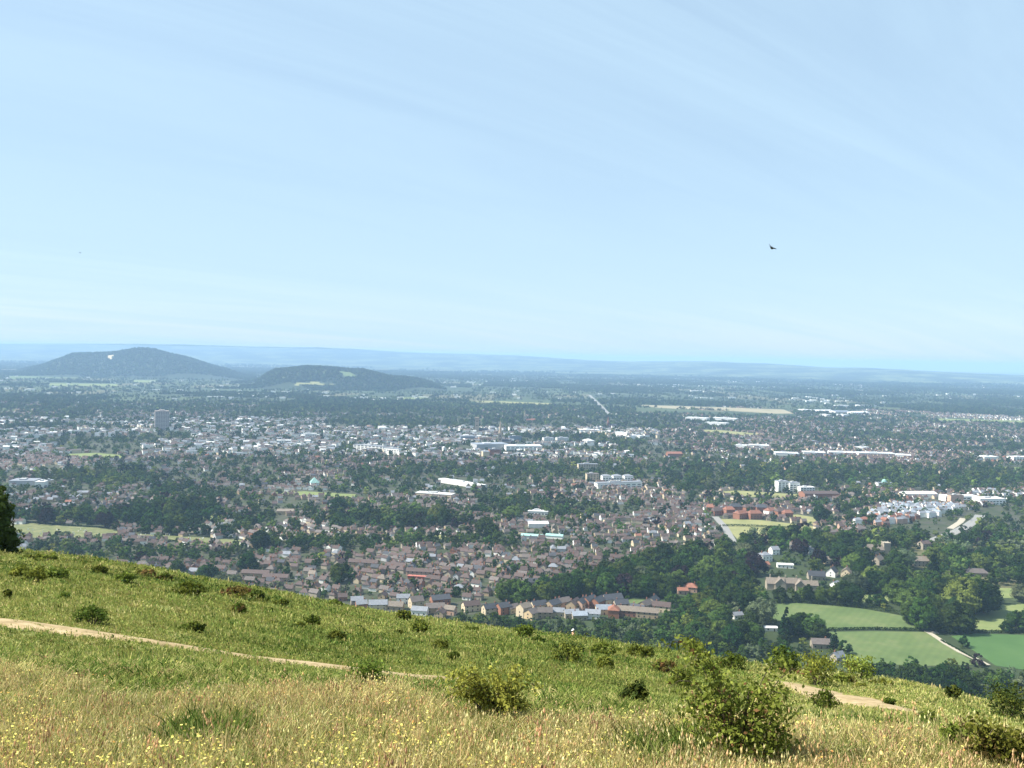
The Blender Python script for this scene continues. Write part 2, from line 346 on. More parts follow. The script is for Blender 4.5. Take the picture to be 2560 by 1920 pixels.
def parcel(name, poly, mat, z=0.25, keep=True, group=None):
    P = [at(u, v, z) for u, v in poly]
    V = [tuple(p) for p in P] + [(p[0], p[1], -0.2) for p in P]; n = len(P)
    F = [tuple(range(n))] + [(i, n + i, n + (i + 1) % n, (i + 1) % n) for i in range(n)]
    # orient upwards
    a = sum(P[i][0] * P[(i + 1) % n][1] - P[(i + 1) % n][0] * P[i][1] for i in range(n))
    if a < 0: F = [f[::-1] for f in F]
    o = mobj(name, mesh_np(name, V, F, [mat])); tag(o, kind='structure')
    if keep: FIELD_POLYS.append(poly)
    return o
TOWNG = ramp_mat('town_ground', [(.3, (.02, .028, .010)), (.45, (.034, .044, .016)), (.58, (.055, .054, .038)), (.72, (.036, .034, .03))], 0.05, 9)
parcel('town_ground', [(-150, 1030), (1200, 1022), (2700, 1060), (2700, 1345), (1900, 1350), (1650, 1395), (1440, 1470), (1250, 1530), (1100, 1545), (860, 1520), (560, 1490), (200, 1410), (-150, 1390)], TOWNG, 0.08, keep=False)
parcel('pasture', [(1868, 1520), (1930, 1510), (1990, 1507), (2080, 1514), (2160, 1522), (2250, 1538), (2290, 1560), (2318, 1574), (2190, 1572), (2062, 1572), (2040, 1560), (1880, 1545)], MEADOW_G)
parcel('pasture', [(2060, 1580), (2180, 1578), (2320, 1580), (2352, 1606), (2400, 1634), (2450, 1662), (2300, 1665), (2120, 1655)], MEADOW_G)
parcel('crop_field', [(2378, 1590), (2440, 1584), (2600, 1588), (2600, 1680), (2490, 1664), (2440, 1630)], BRIGHT_G)
parcel('pasture', [(2425, 1538), (2470, 1512), (2620, 1508), (2620, 1578), (2440, 1576), (2415, 1560)], PALE_G)
parcel('pasture', [(2130, 1486), (2232, 1486), (2238, 1503), (2134, 1504)], PALE_G)
parcel('pasture', [(2350, 1500), (2400, 1500), (2390, 1535), (2345, 1528)], PALE_G)
parcel('pasture', [(2500, 1470), (2610, 1470), (2610, 1495), (2495, 1495)], PALE_G)
parcel('pasture', [(2060, 1482), (2100, 1482), (2100, 1500), (2060, 1500)], PALE_G)
parcel('sports_field', [(1795, 1297), (1900, 1300), (2040, 1316), (2040, 1345), (1845, 1350), (1812, 1312)], DRY_G)
parcel('playing_field', [(1806, 1228), (1840, 1226), (1995, 1236), (1990, 1246), (1812, 1240)], DRY_G)
parcel('cleared_ground', [(1980, 1284), (2040, 1294), (2040, 1312), (1985, 1300)], DRY_G, 0.35)
parcel('cemetery_lawn', [(15, 1314), (80, 1308), (160, 1315), (260, 1320), (300, 1328), (290, 1340), (250, 1342), (20, 1346)], CEM_G)
parcel('cemetery_lawn', [(330, 1334), (450, 1340), (600, 1350), (640, 1356), (590, 1364), (470, 1355), (335, 1345)], CEM_G)
parcel('clearing', [(503, 1284), (534, 1286), (534, 1302), (505, 1300)], PALE_G)
parcel('playing_field', [(680, 1232), (760, 1228), (890, 1236), (885, 1244), (760, 1241)], PALE_G)
parcel('playing_field', [(1000, 1332), (1040, 1330), (1045, 1340), (1005, 1342)], PALE_G)
parcel('playing_field', [(1082, 1338), (1130, 1336), (1128, 1348), (1085, 1347)], DRY_G)
parcel('playing_field', [(1750, 1074), (1800, 1075), (1890, 1084), (1915, 1091), (1840, 1090), (1760, 1083)], DRY_G)
parcel('playing_field', [(160, 1135), (240, 1132), (310, 1138), (305, 1146), (165, 1144)], PALE_G)
parcel('field', [(2505, 1167), (2600, 1170), (2600, 1180), (2510, 1178)], PALE_G)
parcel('garden_lawn', [(1570, 1498), (1620, 1500), (1610, 1518), (1568, 1512)], MEADOW_G)
DRYF = ramp_mat('airfield_grass', [(.35, (.17, .15, .085)), (.5, (.24, .205, .125)), (.65, (.30, .255, .165))], 0.006, 8)
parcel('airfield', [(1590, 1012), (1700, 1015), (1820, 1019), (1960, 1024), (1985, 1034), (1940, 1034), (1800, 1026), (1650, 1020)], DRYF, 0.6)
parcel('dry_field', [(1175, 1002), (1250, 1003), (1380, 1008), (1375, 1013), (1260, 1010)], DRY_G, 0.6)
parcel('field', [(1005, 994), (1070, 993), (1065, 998), (1010, 999)], PALE_G, 0.6)
parcel('field', [(2340, 1046), (2560, 1052), (2600, 1060), (2350, 1054)], PALE_G, 0.6)
parcel('dry_field', [(2320, 1066), (2480, 1074), (2460, 1077), (2325, 1070)], DRY_G, 0.6)
parcel('field', [(120, 958), (300, 960), (290, 966), (125, 964)], PALE_G, 0.8)
parcel('field', [(330, 950), (395, 951), (390, 956), (335, 956)], PALE_G, 0.8)
parcel('field', [(20, 940), (200, 938), (205, 944), (30, 948)], MEADOW_G, 0.8)
def hill_patch(name, poly, mat, k):
    X, Y, Z, tt, dd = HILLS[k]
    U, V_ = proj(np.stack([X.ravel(), Y.ravel(), Z.ravel()], 1)); m = inpoly(U, V_, poly).reshape(X.shape)
    nr, nc = X.shape; F = []; idx = np.arange(nr * nc).reshape(nr, nc)
    for i in range(nr // 2):
        for j in range(nc - 1):
            if m[i, j] and m[i + 1, j + 1]: F.append((idx[i, j], idx[i, j + 1], idx[i + 1, j + 1], idx[i + 1, j]))
    if F: tag(mobj(name, mesh_np(name, np.stack([X, Y, Z + 1.5], -1), F, [mat])), kind='structure')
    FIELD_POLYS.append(poly)
hill_patch('hill_field', [(728, 958), (780, 954), (835, 957), (838, 964), (735, 965)], DRY_G, 1)
hill_patch('hill_field', [(845, 928), (875, 930), (900, 942), (862, 944)], MEADOW_G, 1)
hill_patch('quarry_scar', [(268, 890), (286, 886), (280, 898), (270, 900)], TAN, 0)
def strip(name, px, w, mat, z=0.4, fn=None):
    P = [np.array(at(u, v, 0.0)) for u, v in px]; V = []; F = []
    for i, p in enumerate(P):
        d = P[min(i + 1, len(P) - 1)] - P[max(i - 1, 0)]; d = d / np.linalg.norm(d); nn = np.array([-d[1], d[0], 0]) * w / 2
        V += [tuple(p + nn + [0, 0, z]), tuple(p - nn + [0, 0, z])]
    for i in range(len(P) - 1): F.append((2 * i, 2 * i + 1, 2 * i + 3, 2 * i + 2))
    k = len(V); V += [(a, b, -0.2) for a, b, c in V]
    for i in range(len(P) - 1):
        F.append((2 * i + 1, 2 * i + 1 + k, 2 * i + 3 + k, 2 * i + 3)); F.append((2 * i, 2 * i + 2, 2 * i + 2 + k, 2 * i + k))
    me = mesh_np(name, V, F, [mat]); o = mobj(name, me); tag(o, kind='structure'); ROADS.append((np.array(P)[:, :2], w)); return o
ROADS = []
strip('farm_track', [(2316, 1578), (2335, 1590), (2362, 1608), (2400, 1630), (2440, 1648), (2470, 1664)], 4.2, GRAVEL)
strip('farm_track', [(2316, 1580), (2345, 1582)], 5, GRAVEL, 0.45)
strip('road', [(2330, 1352), (2385, 1332), (2420, 1314), (2446, 1296), (2450, 1288)], 13, ASPH)
strip('road', [(2375, 1322), (2400, 1306), (2408, 1296)], 8, GRAVEL)
strip('road', [(1788, 1292), (1812, 1318), (1830, 1350), (1838, 1385)], 9, ASPH)
strip('straight_road', [(1474, 988), (1486, 1000), (1505, 1018), (1524, 1038)], 15, ASPH, 1.0)

FIELD_POLYS.append([(1590, 1020), (1985, 1033), (1990, 1042), (1590, 1032)])
# ------------------------------------------------------------------ trees
def crown_mesh(name, mat, shape, nclump, nleaf, size, seed, lean=0.0, core=True):
    """shape: list of (z, radius) profile; leaves sit on the skins of many clumps spread through the crown"""
    r = np.random.default_rng(seed); zs = np.array([p[0] for p in shape]); rs = np.array([p[1] for p in shape]); H = zs[-1] - zs[0]
    V = []; F = []
    cz = zs[0] + H * r.random(nclump * 3); cr = np.interp(cz, zs, rs)
    keep = r.random(nclump * 3) < (cr / rs.max()) ** 1.2 + .08
    cz, cr = cz[keep][:nclump], cr[keep][:nclump]; n = len(cz)
    ang = r.random(n) * 2 * np.pi; rad = cr * np.sqrt(.25 + .75 * r.random(n)) * .86
    C = np.stack([np.cos(ang) * rad + lean * cz, np.sin(ang) * rad, cz], 1)
    crad = np.clip(cr * .40, rs.max() * .12, rs.max() * .42) * (.7 + .6 * r.random(n))
    mid = np.array([0, 0, zs[0] + H * .42])
    d = r.normal(size=(n, nleaf, 3)); d /= np.linalg.norm(d, axis=2, keepdims=True)
    out = C - mid; out /= np.linalg.norm(out, axis=1, keepdims=True) + 1e-6
    d += out[:, None] * .75; d /= np.linalg.norm(d, axis=2, keepdims=True)
    P = C[:, None] + d * crad[:, None, None] * (.72 + .34 * r.random((n, nleaf, 1))) * np.array([1, 1, .85])
    nrm = d + r.normal(size=d.shape) * .38; nrm /= np.linalg.norm(nrm, axis=2, keepdims=True)
    P = P.reshape(-1, 3); nrm = nrm.reshape(-1, 3); m = len(P)
    a = np.cross(nrm, r.normal(size=nrm.shape)); a /= np.linalg.norm(a, axis=1, keepdims=True) + 1e-6; b = np.cross(nrm, a)
    s = size * (.55 + .8 * r.random((m, 1)))
    Q = np.stack([P - a * s, P - b * s * .62, P + a * s, P + b * s * .62], 1).reshape(-1, 3)
    Fq = np.arange(m * 4).reshape(m, 4)
    Vs = [Q]; Fs = [Fq]
    if core:
        oc = np.array([(1, 0, 0), (0, 1, 0), (-1, 0, 0), (0, -1, 0), (0, 0, 1), (0, 0, -1)], float)
        of = np.array([(0, 1, 4), (1, 2, 4), (2, 3, 4), (3, 0, 4), (1, 0, 5), (2, 1, 5), (3, 2, 5), (0, 3, 5)])
        K = (C[:, None] + oc[None] * crad[:, None, None] * .72).reshape(-1, 3)
        Fs.append((of[None] + (np.arange(n) * 6)[:, None, None] + len(Q)).reshape(-1, 3)); Vs.append(K)
    return mesh_np(name, np.concatenate(Vs), Fs, [mat])
def trunk_mesh(name, h, r0, limbs, spread, seed):
    r = random.Random(seed); m = MB()
    m.tube([(0, 0, -.6), (0, 0, h * .25), (r.uniform(-.1, .1), r.uniform(-.1, .1), h * .55), (0, 0, h)], [r0 * 1.35, r0, r0 * .75, r0 * .25], 7)
    for k in range(limbs):
        a = k * 2 * math.pi / limbs + r.uniform(-.4, .4); z0 = h * r.uniform(.3, .6)
        m.tube([(0, 0, z0), (math.cos(a) * spread * .4, math.sin(a) * spread * .4, z0 + h * .18), (math.cos(a) * spread, math.sin(a) * spread, z0 + h * .33)], [r0 * .5, r0 * .33, r0 * .1], 5)
    return m.mesh(name, TRUNK)
ROUND = [(.10, .28), (.2, .75), (.38, 1.0), (.55, .98), (.75, .72), (.9, .4), (1.0, .1)]
TALL = [(.12, .35), (.25, .72), (.45, .8), (.65, .72), (.85, .45), (1.0, .1)]
WIDE = [(.12, .35), (.25, .95), (.42, 1.25), (.62, 1.12), (.82, .7), (.95, .2)]
CONE = [(.06, .42), (.15, .6), (.4, .44), (.7, .22), (1.0, .02)]
COLUMN = [(.03, .16), (.15, .27), (.5, .30), (.8, .2), (1.0, .03)]
# kind: (profile, crown width factor at height 1, leaf colour, name, everyday words)
KINDS = {}
def kind(key, prof, wf, leaf, name, words, n, nl, size, variants=2):
    KINDS[key] = dict(leaf=leaf, name=name, words=words, hi=[], lo=[], trunk=trunk_mesh('trunk', 6.5, .42, 4, 2.6, hash(key) % 97 if False else len(KINDS)))
    for v in range(variants):
        sh = [(z * 14, r * 14 * wf) for z, r in prof]
        KINDS[key]['hi'].append(crown_mesh('crown', LM[leaf], sh, n, nl, size, 100 + len(KINDS) * 10 + v))
        KINDS[key]['lo'].append(crown_mesh('crown_far', LM[leaf], sh, max(10, n // 3), max(10, nl // 2), size * 1.9, 200 + len(KINDS) * 10 + v))
kind('dark', ROUND, .42, 'dark', 'broadleaf_tree', 'dark green broadleaf tree', 64, 44, .42, 3)
kind('mid', ROUND, .44, 'mid', 'broadleaf_tree', 'mid green broadleaf tree', 64, 44, .42, 3)
kind('light', WIDE, .40, 'light', 'broadleaf_tree', 'light green spreading tree', 64, 44, .42, 2)
kind('tall', TALL, .40, 'mid', 'broadleaf_tree', 'tall green broadleaf tree', 50, 34, .5, 2)
kind('conifer', CONE, .42, 'conifer', 'conifer_tree', 'dark pointed conifer', 60, 26, .45, 2)
kind('poplar', COLUMN, .48, 'poplar', 'poplar_tree', 'slim columnar poplar', 44, 26, .4, 1)
kind('copper', WIDE, .40, 'copper', 'copper_beech', 'purple leaved copper beech', 56, 34, .52, 1)
kind('yellow', ROUND, .42, 'yellow', 'broadleaf_tree', 'pale yellow green tree', 44, 30, .5, 1)
kind('willow', WIDE, .42, 'willow', 'willow_tree', 'grey green willow tree', 56, 36, .5, 2)
KEYS = list(KINDS)
TREES = []   # (x, y, z, height, kind)
def add_tree(x, y, h, k, z=None): TREES.append((x, y, float(ground(np.array([x]), np.array([y]))[0]) if z is None else z, h, k))
class Hash:
    def __init__(s, c): s.c = c; s.d = {}
    def ok(s, x, y, r):
        i, j = int(x // s.c), int(y // s.c); m = int(r // s.c) + 1
        for a in range(i - m, i + m + 1):
            for b in range(j - m, j + m + 1):
                for px, py in s.d.get((a, b), ()):
                    if (px - x) ** 2 + (py - y) ** 2 < r * r: return False
        return True
    def add(s, x, y): s.d.setdefault((int(x // s.c), int(y // s.c)), []).append((x, y))
HT, HH = Hash(12), Hash(14)
def pick(mix): return random.choices([m[0] for m in mix], [m[1] for m in mix])[0]
STD = [('dark', 5), ('mid', 5), ('light', 2), ('tall', 3), ('conifer', .7), ('copper', .5), ('yellow', .35), ('willow', .6)]
def wood(poly, n, sp, hmin, hmax, mix=STD):
    us = [p[0] for p in poly]; vs_ = [p[1] for p in poly]; P = [at(u, v) for u, v in poly]
    P = np.array(P); N_ = n * 14; C = np.stack([rng.uniform(P[:, 0].min(), P[:, 0].max(), N_), rng.uniform(P[:, 1].min(), P[:, 1].max(), N_)], 1); got = 0
    u, v = proj(np.c_[C, np.zeros(N_)]); ok = inpoly(u, v, poly)
    for q in FIELD_POLYS: ok &= ~inpoly(u, v, q)
    for x, y in C[ok]:
        if not HT.ok(x, y, sp) or not HH.ok(x, y, 9): continue
        HT.add(x, y); add_tree(x, y, random.uniform(hmin, hmax), pick(mix), None if y < 470 else 0.0); got += 1
        if got >= n: break

# ------------------------------------------------------------------ houses
def house_parts(L, W, h, r, hip=0.0, oh=0.4):
    """wall and roof vertices; ridge along x"""
    a, b = L / 2, W / 2
    w = MB(); w.box(-a, a, -b, b, -.5, h)
    if hip < .05:
        for s in (-1, 1):
            w.add([(s * a, -b, h), (s * a, b, h), (s * a, 0, h + r), (s * (a - .3), -b, h), (s * (a - .3), b, h), (s * (a - .3), 0, h + r)],
                  [(0, 1, 2), (5, 4, 3), (0, 2, 5, 3), (1, 4, 5, 2)] if s > 0 else [(2, 1, 0), (3, 4, 5), (3, 5, 2, 0), (2, 5, 4, 1)])
    rf = MB(); A, B = a + oh, b + oh; k = r / b; z0 = h - oh * k + .12; i = hip * b; t = .28
    lo = [(-A, -B, z0), (A, -B, z0), (A, B, z0), (-A, B, z0), (-A + i * (1 + oh / b) if i else -A, 0, h + r + .12), (A - i * (1 + oh / b) if i else A, 0, h + r + .12)]
    up = [(x, y, z + t) for x, y, z in lo]
    rf.add(up + lo, [(0, 1, 5, 4), (2, 3, 4, 5), (1, 2, 5), (3, 0, 4), (7, 6, 10, 11), (9, 8, 11, 10), (8, 7, 11), (6, 9, 10),
                     (0, 6, 7, 1), (2, 8, 9, 3), (1, 7, 8, 2), (3, 9, 6, 0)] if hip > .05 else
           [(0, 1, 5, 4), (2, 3, 4, 5), (7, 6, 10, 11), (9, 8, 11, 10), (0, 6, 7, 1), (2, 8, 9, 3), (1, 7, 11, 5), (2, 5, 11, 8), (0, 4, 10, 6), (3, 9, 10, 4)])
    return w, rf
HOUSES = []   # dict entries
def add_house(x, y, L, W, h, r, rot, wall, roof, hip=0., zone=None, kindw='house', z=0.0):
    HOUSES.append(dict(x=x, y=y, L=L, W=W, h=h, r=r, rot=rot, wall=wall, roof=roof, hip=hip, zone=zone, kw=kindw, z=z)); HH.add(x, y)
# the new estate at the foot of the hill, house by house
FRONT = [(892, 1513, 10, 8, 5, 2.6, 15, 'stone', 'slate', 0), (903, 1521, 9, 8, 4.6, 2.4, 20, 'brick', 'slate', 0), (945, 1522, 15, 8.5, 4.5, 3, 8, 'cream', 'slate', 0),
         (988, 1523, 14, 8, 3.6, 2.8, -8, 'tan', 'tan', 0), (1008, 1507, 11, 8, 5, 2.6, 6, 'white', 'slate', 0), (1040, 1518, 11, 9, 6.2, 3.6, 28, 'cream', 'greybrown', 0),
         (1100, 1513, 16, 9, 6, 3.2, 22, 'brick', 'dark', 0), (1050, 1536, 13, 8, 4.2, 2.4, -10, 'white', 'slate', 0), (1088, 1530, 15, 9, 4.6, 3, 10, 'tan', 'greybrown', 0),
         (1101, 1544, 9, 7.5, 4.6, 2.6, 75, 'tan', 'brown', 0), (1126, 1535, 9, 7, 4.4, 2.4, -20, 'pink', 'tan', 0), (1177, 1526, 14, 8, 5, 3, 25, 'cream', 'brown', 0),
         (1226, 1533, 13, 8, 5, 3, 28, 'cream', 'dark', 0), (1258, 1533, 11, 9, 6, 3, 35, 'brick', 'dark', 0), (1281, 1531, 10, 7, 4.4, 2.6, 40, 'cream', 'greybrown', 0),
         (1310, 1540, 10, 9, 8, 3.2, 42, 'cream', 'tan', 0), (1346, 1528, 13, 8, 6, 3, 26, 'cream', 'dark', 0), (1330, 1545, 11, 9, 5, 3.2, 50, 'ochre', 'greybrown', 0),
         (1362, 1543, 12, 8, 5, 3, 0, 'tan', 'greybrown', 0), (1382, 1527, 12, 9, 6.4, 3.2, 48, 'tan', 'dark', 0), (1407, 1520, 12, 8.5, 6.2, 3, 30, 'pink', 'greybrown', 0),
         (1392, 1539, 12, 8, 4, 2.6, -6, 'cream', 'slate', 0), (1434, 1527, 14, 8, 7, 3, 62, 'tan', 'brown', 0), (1453, 1524, 14, 8, 7.2, 3, 62, 'pink', 'dark', 0),
         (1473, 1520, 13, 8, 7.4, 3, 50, 'brick', 'dark', 0), (1428, 1543, 12, 8, 3.8, 2.4, 12, 'stone', 'slate', 0), (1448, 1548, 12, 8, 3.8, 2.4, 8, 'stone', 'blue', 0),
         (1482, 1545, 12, 8, 4.4, 2.6, -8, 'white', 'slate', 0), (1494, 1521, 13, 9, 7.2, 3, 55, 'brick', 'dark', 0), (1509, 1534, 13, 8, 4.6, 2.8, 4, 'cream', 'blue', 0),
         (1530, 1515, 17, 9, 7, 3.4, 22, 'cream', 'dark', 0), (1534, 1542, 10, 9, 6.6, 3.2, 82, 'brick', 'red', .6), (1552, 1522, 12, 8, 5, 3, 14, 'stone', 'dark', 0),
         (1567, 1539, 16, 8, 5, 2.8, -10, 'brick', 'tan', 0), (1594, 1536, 12, 9, 5.4, 3.2, -30, 'brick', 'dark', 0), (1612, 1527, 13, 9, 6, 3.2, 55, 'tan', 'greybrown', 0),
         (1618, 1543, 18, 8, 4.8, 2.8, -12, 'tan', 'tan', 0), (1632, 1515, 11, 8, 5.6, 3.2, 60, 'stone', 'dark', 0), (1654, 1528, 15, 8, 5, 2.8, -18, 'cream', 'brown', 0)]
for u, v, L, W, h, r, rot, wl_, rf_, hp in FRONT:
    p = at(u, v); add_house(p[0], p[1], L, W, h, r, R(rot), wl_, rf_, hp, 'new hill foot estate')
# houses standing among the trees on the right, one by one
VILLAS = [(1912, 1402, 12, 10, 7, 2.5, 20, 'white', 'slate', 1, 'tall white villa', 'among dark trees above the manor'),
          (1905, 1420, 14, 8, 4, 2.5, 10, 'pink', 'red', 0, 'low red roofed house', 'among trees below the tall white villa'),
          (1962, 1419, 16, 7, 3.5, .8, -8, 'white', 'white', 0, 'long low white roofed house', 'among trees right of the tall white villa'),
          (2080, 1440, 11, 9, 4.5, 4.5, 55, 'white', 'dark', 0, 'white gabled house', 'left of a tan roofed house beside the park'),
          (2116, 1440, 12, 9, 4.5, 4, 60, 'cream', 'tan', 0, 'tan roofed cream house', 'beside the white gabled house'),
          (2088, 1470, 8, 7, 4, 2.5, 40, 'white', 'slate', 0, 'small white cottage', 'at the park edge below the gabled houses'),
          (2040, 1448, 16, 9, 4, 4, -5, 'stone', 'dark', 0, 'wide dark roofed house', 'behind trees right of the manor'),
          (2440, 1440, 22, 9, 4.2, 3.4, -6, 'stone', 'greybrown', 1, 'long brown roofed house', 'in trees at right above the park'),
          (2298, 1414, 16, 10, 6, 4, 0, 'stone', 'tan', 0, 'large stone house', 'among trees right of the church tower'),
          (2068, 1408, 9, 8, 4.5, 2.6, 10, 'ochre', 'tan', 0, 'small ochre house', 'among trees above the white gabled house'),
          (1725, 1478, 13, 9, 4.4, 3, -14, 'pink', 'red', 1, 'orange roofed house', 'alone in the dark wood right of the new estate'),
          (1706, 1484, 9, 7, 3.5, 2, 0, 'pink', 'red', 0, 'small orange roofed outbuilding', 'left of the orange roofed house in the wood'),
          (1985, 1580, 8, 7.5, 5, 3.6, 78, 'brick', 'red', 0, 'red roofed gabled house', 'between dark conifers left of the pasture'),
          (2094, 1652, 9, 6, 3.6, 3, 30, 'stone', 'slate', 0, 'grey gabled cottage', 'in bushes below the lower pasture'),
          (2050, 1618, 13, 8, 3.6, 2.8, -5, 'stone', 'greybrown', 0, 'low slate roofed house', 'under trees below the red gable'),
          (1926, 1576, 10, 5, 2.4, .6, 0, 'white', 'white', 0, 'small white shed', 'left of the dark conifer by the pasture'),
          (1842, 1545, 9, 6, 3, 2, 20, 'white', 'slate', 0, 'pale roofed shed', 'in trees left of the upper pasture'),
          (2022, 1385, 10, 8, 6, 2.6, 30, 'white', 'slate', 0, 'white house with slate roof', 'in trees left of the church tower'),
          (2195, 1410, 13, 8, 5, 4, 45, 'stone', 'tan', 0, 'stone gabled house', 'below the church tower'),
          (2310, 1372, 12, 9, 6.5, 3, 20, 'stone', 'brown', 0, 'stone house with brown roof', 'right of the church tower'),
          (1935, 1385, 9, 8, 5.5, 3, 15, 'white', 'slate', 0, 'white walled house', 'just right of the tall white villa'),
          (1990, 1372, 14, 8, 5, 2.4, -10, 'white', 'tan', 0, 'long white house', 'in trees up and right of the villa')]
for u, v, L, W, h, r, rot, wl_, rf_, hp, a, b in VILLAS:
    p = at(u, v); add_house(p[0], p[1], L, W, h, r, R(rot), wl_, rf_, hp, None, a + ' ' + b)
# long rows of flats and shops in the estate
LONGS = [(909, 1416, 30, 7, 4.6, 2.6, -9, 'tan', 'brown', 'long brown roofed block of flats, leftmost of three in the estate'),
         (990, 1424, 20, 7, 4.6, 2.6, -9, 'tan', 'brown', 'middle of three long brown roofed blocks in the estate'),
         (1050, 1440, 26, 7, 5, 2.6, -9, 'pink', 'brown', 'long brown roofed shop block above red shopfronts'),
         (640, 1442, 26, 7, 4, 2.4, -4, 'tan', 'brown', 'long brown terrace at left of estate, farther of two'),
         (690, 1452, 24, 7, 4, 2.4, -4, 'tan', 'brown', 'long brown terrace at left of estate, nearer of two')]
for u, v, L, W, h, r, rot, wl_, rf_, lab in LONGS:
    p = at(u, v); add_house(p[0], p[1], L, W, h, r, R(rot), wl_, rf_, 0, None, lab)
    for k in (-.35, -.15, .1, .3): HH.add(p[0] + L * k * math.cos(R(rot)), p[1] + L * k * math.sin(R(rot)))

# ---- landmarks
LAND_EX = []; CLEAR = []
def reserve(x, y, r):
    LAND_EX.append((x, y, r))
def block(name, label, cat, u0, u1, v, h, depth, wall='white', roof='white', rise=0.0, rot=0.0, bands=0, hip=0., parapet=True, skew=0.0):
    """a larger building: spans u0..u1 at base row v; depth metres deep"""
    a, b = at(u0, v), at(u1, v + skew); c = (a + b) / 2; L = float(np.linalg.norm(b - a)); rz = math.atan2(b[1] - a[1], b[0] - a[0]) + R(rot)
    t = thing(name, (c[0], c[1] + depth / 2, 0), label, cat, rz)
    if rise > 0:
        w, rf = house_parts(L, depth, h, rise, hip); w.obj('wall', WM[wall], t); rf.obj('roof', RM[roof], t)
    else:
        MB().box(-L / 2, L / 2, -depth / 2, depth / 2, -.5, h).obj('wall', WM[wall], t)
        m = MB().box(-L / 2 - .3, L / 2 + .3, -depth / 2 - .3, depth / 2 + .3, h + .003, h + .5); m.obj('roof', RM[roof], t)
        m = MB().box(-L * .2, L * .05, -depth * .15, depth * .2, h + .503, h + 2.2); m.obj('plant_room', WM['grey'], t)
    st = max(1, int(h // 3.2)) if bands else 0
    for k in range(st):
        nwin = max(2, int(L / 4.5))
        for q in range(min(nwin, bands)):
            x = -L / 2 + (q + .5) * L / min(nwin, bands); ww = L / min(nwin, bands) * .32
            MB().box(x - ww, x + ww, -depth / 2 - .06, -depth / 2 + .1, k * 3.2 + 1.0, k * 3.2 + 2.5).obj('window', GLASS, t)
    CLEAR.append((u0, u1, v, v - h * .75 / c[1] * FPX)); n = max(1, int(L / 18))
    for k in range(n): reserve(c[0] - L / 2 + (k + .5) * L / n, c[1] + depth / 2, max(depth * .6, 11))
    return t
def church(name, label, u, v, tower_w, tower_h, spire_h, wall, roof, nave=18, rot=0.0, pinn=True):
    p = at(u, v); t = thing(name, p, label, 'church', R(rot)); w = tower_w / 2
    tw = MB().box(-w, w, -w, w, -.5, tower_h).obj('tower', WM[wall], t)
    if spire_h: MB().cone(0, 0, tower_h + .01, tower_h + spire_h, w * .98, .08, 8, math.pi / 8).obj('spire', WM[wall], t)
    else: MB().box(-w - .3, w + .3, -w - .3, w + .3, tower_h + .003, tower_h + .8).obj('parapet', WM[wall], t)
    for sx in (-1, 1):
        for sy in (-1, 1):
            MB().cone(sx * w * .9, sy * w * .9, tower_h + .01, tower_h + max(2.2, tower_w * .4), .45, .05, 4, math.pi / 4).obj('pinnacle', WM[wall], t)
    for z in (tower_h * .78, tower_h * .5):
        MB().box(-w * .3, w * .3, -w - .05, -w + .1, z - 1.4, z + 1.0).obj('belfry_opening', GLASS, t)
    ww, rf = house_parts(nave, 10, 8, 5, 0)
    for mb in (ww, rf): mb.v = [(x + w + nave / 2, y, z) for x, y, z in mb.v]
    CLEAR.append((u - 7, u + 12, v, v - tower_h * .7 / p[1] * FPX)); ww.obj('nave', WM[wall], t); rf.obj('nave_roof', RM[roof], t); reserve(p[0] + 8, p[1], 16); return t
# tower block
p = at(400, 1076); TBW = surf('tower_concrete', (.46, .40, .365), .12, .2)
t = thing('tower_block', (p[0], p[1] + 12, 0), 'tall brown concrete tower block standing alone above the white town', 'tower block', R(26))
MB().box(-17, 17, -10, 10, -.5, 50).obj('wall', TBW, t)
MB().box(-17.6, 17.6, -10.6, 10.6, 50.003, 51.2).obj('roof_slab', surf('tower_cap', (.33, .27, .24)), t)
MB().box(-7, 7, -5, 5, 51.203, 54).obj('plant_room', TBW, t)
PIER = surf('tower_pier', (.55, .49, .45), .1, .2)
for k in range(9): MB().box(-17 + 4.25 * k - .35, -17 + 4.25 * k + .35, -10.5, -10.002, 0, 49.9).obj('pier', PIER, t)
for k in range(5): MB().box(-17.5, -17.002, -10 + 5 * k - .35, -10 + 5 * k + .35, 0, 49.9).obj('pier', PIER, t)
for k in range(14): MB().box(-17.0, 17.0, -10.28, -10.003, 1.6 + 3.5 * k, 2.7 + 3.5 * k).obj('window_band', GLASS, t)
reserve(p[0], p[1] + 12, 30); CLEAR.append((378, 424, 1076, 1062))
church('church', 'stone church with tall thin spire at the town centre', 1250, 1112, 10, 28, 32, 'sandstone', 'dark', 22)
church('church', 'church with a square pinnacled stone tower left of the spire', 1192, 1082, 11, 42, 0, 'sandstone', 'dark', 26)
church('church', 'distant pale stone church with small spire beyond the town centre', 1312, 1056, 7, 22, 20, 'stone', 'red', 30)
church('church', 'village church with a square tower among trees by the park', 2214, 1391, 7.5, 15, 0, 'stone', 'tan', 20, 180)
church('church', 'small dark church spire beyond the right end of town centre', 1520, 1070, 7, 18, 18, 'brick', 'dark', 22)
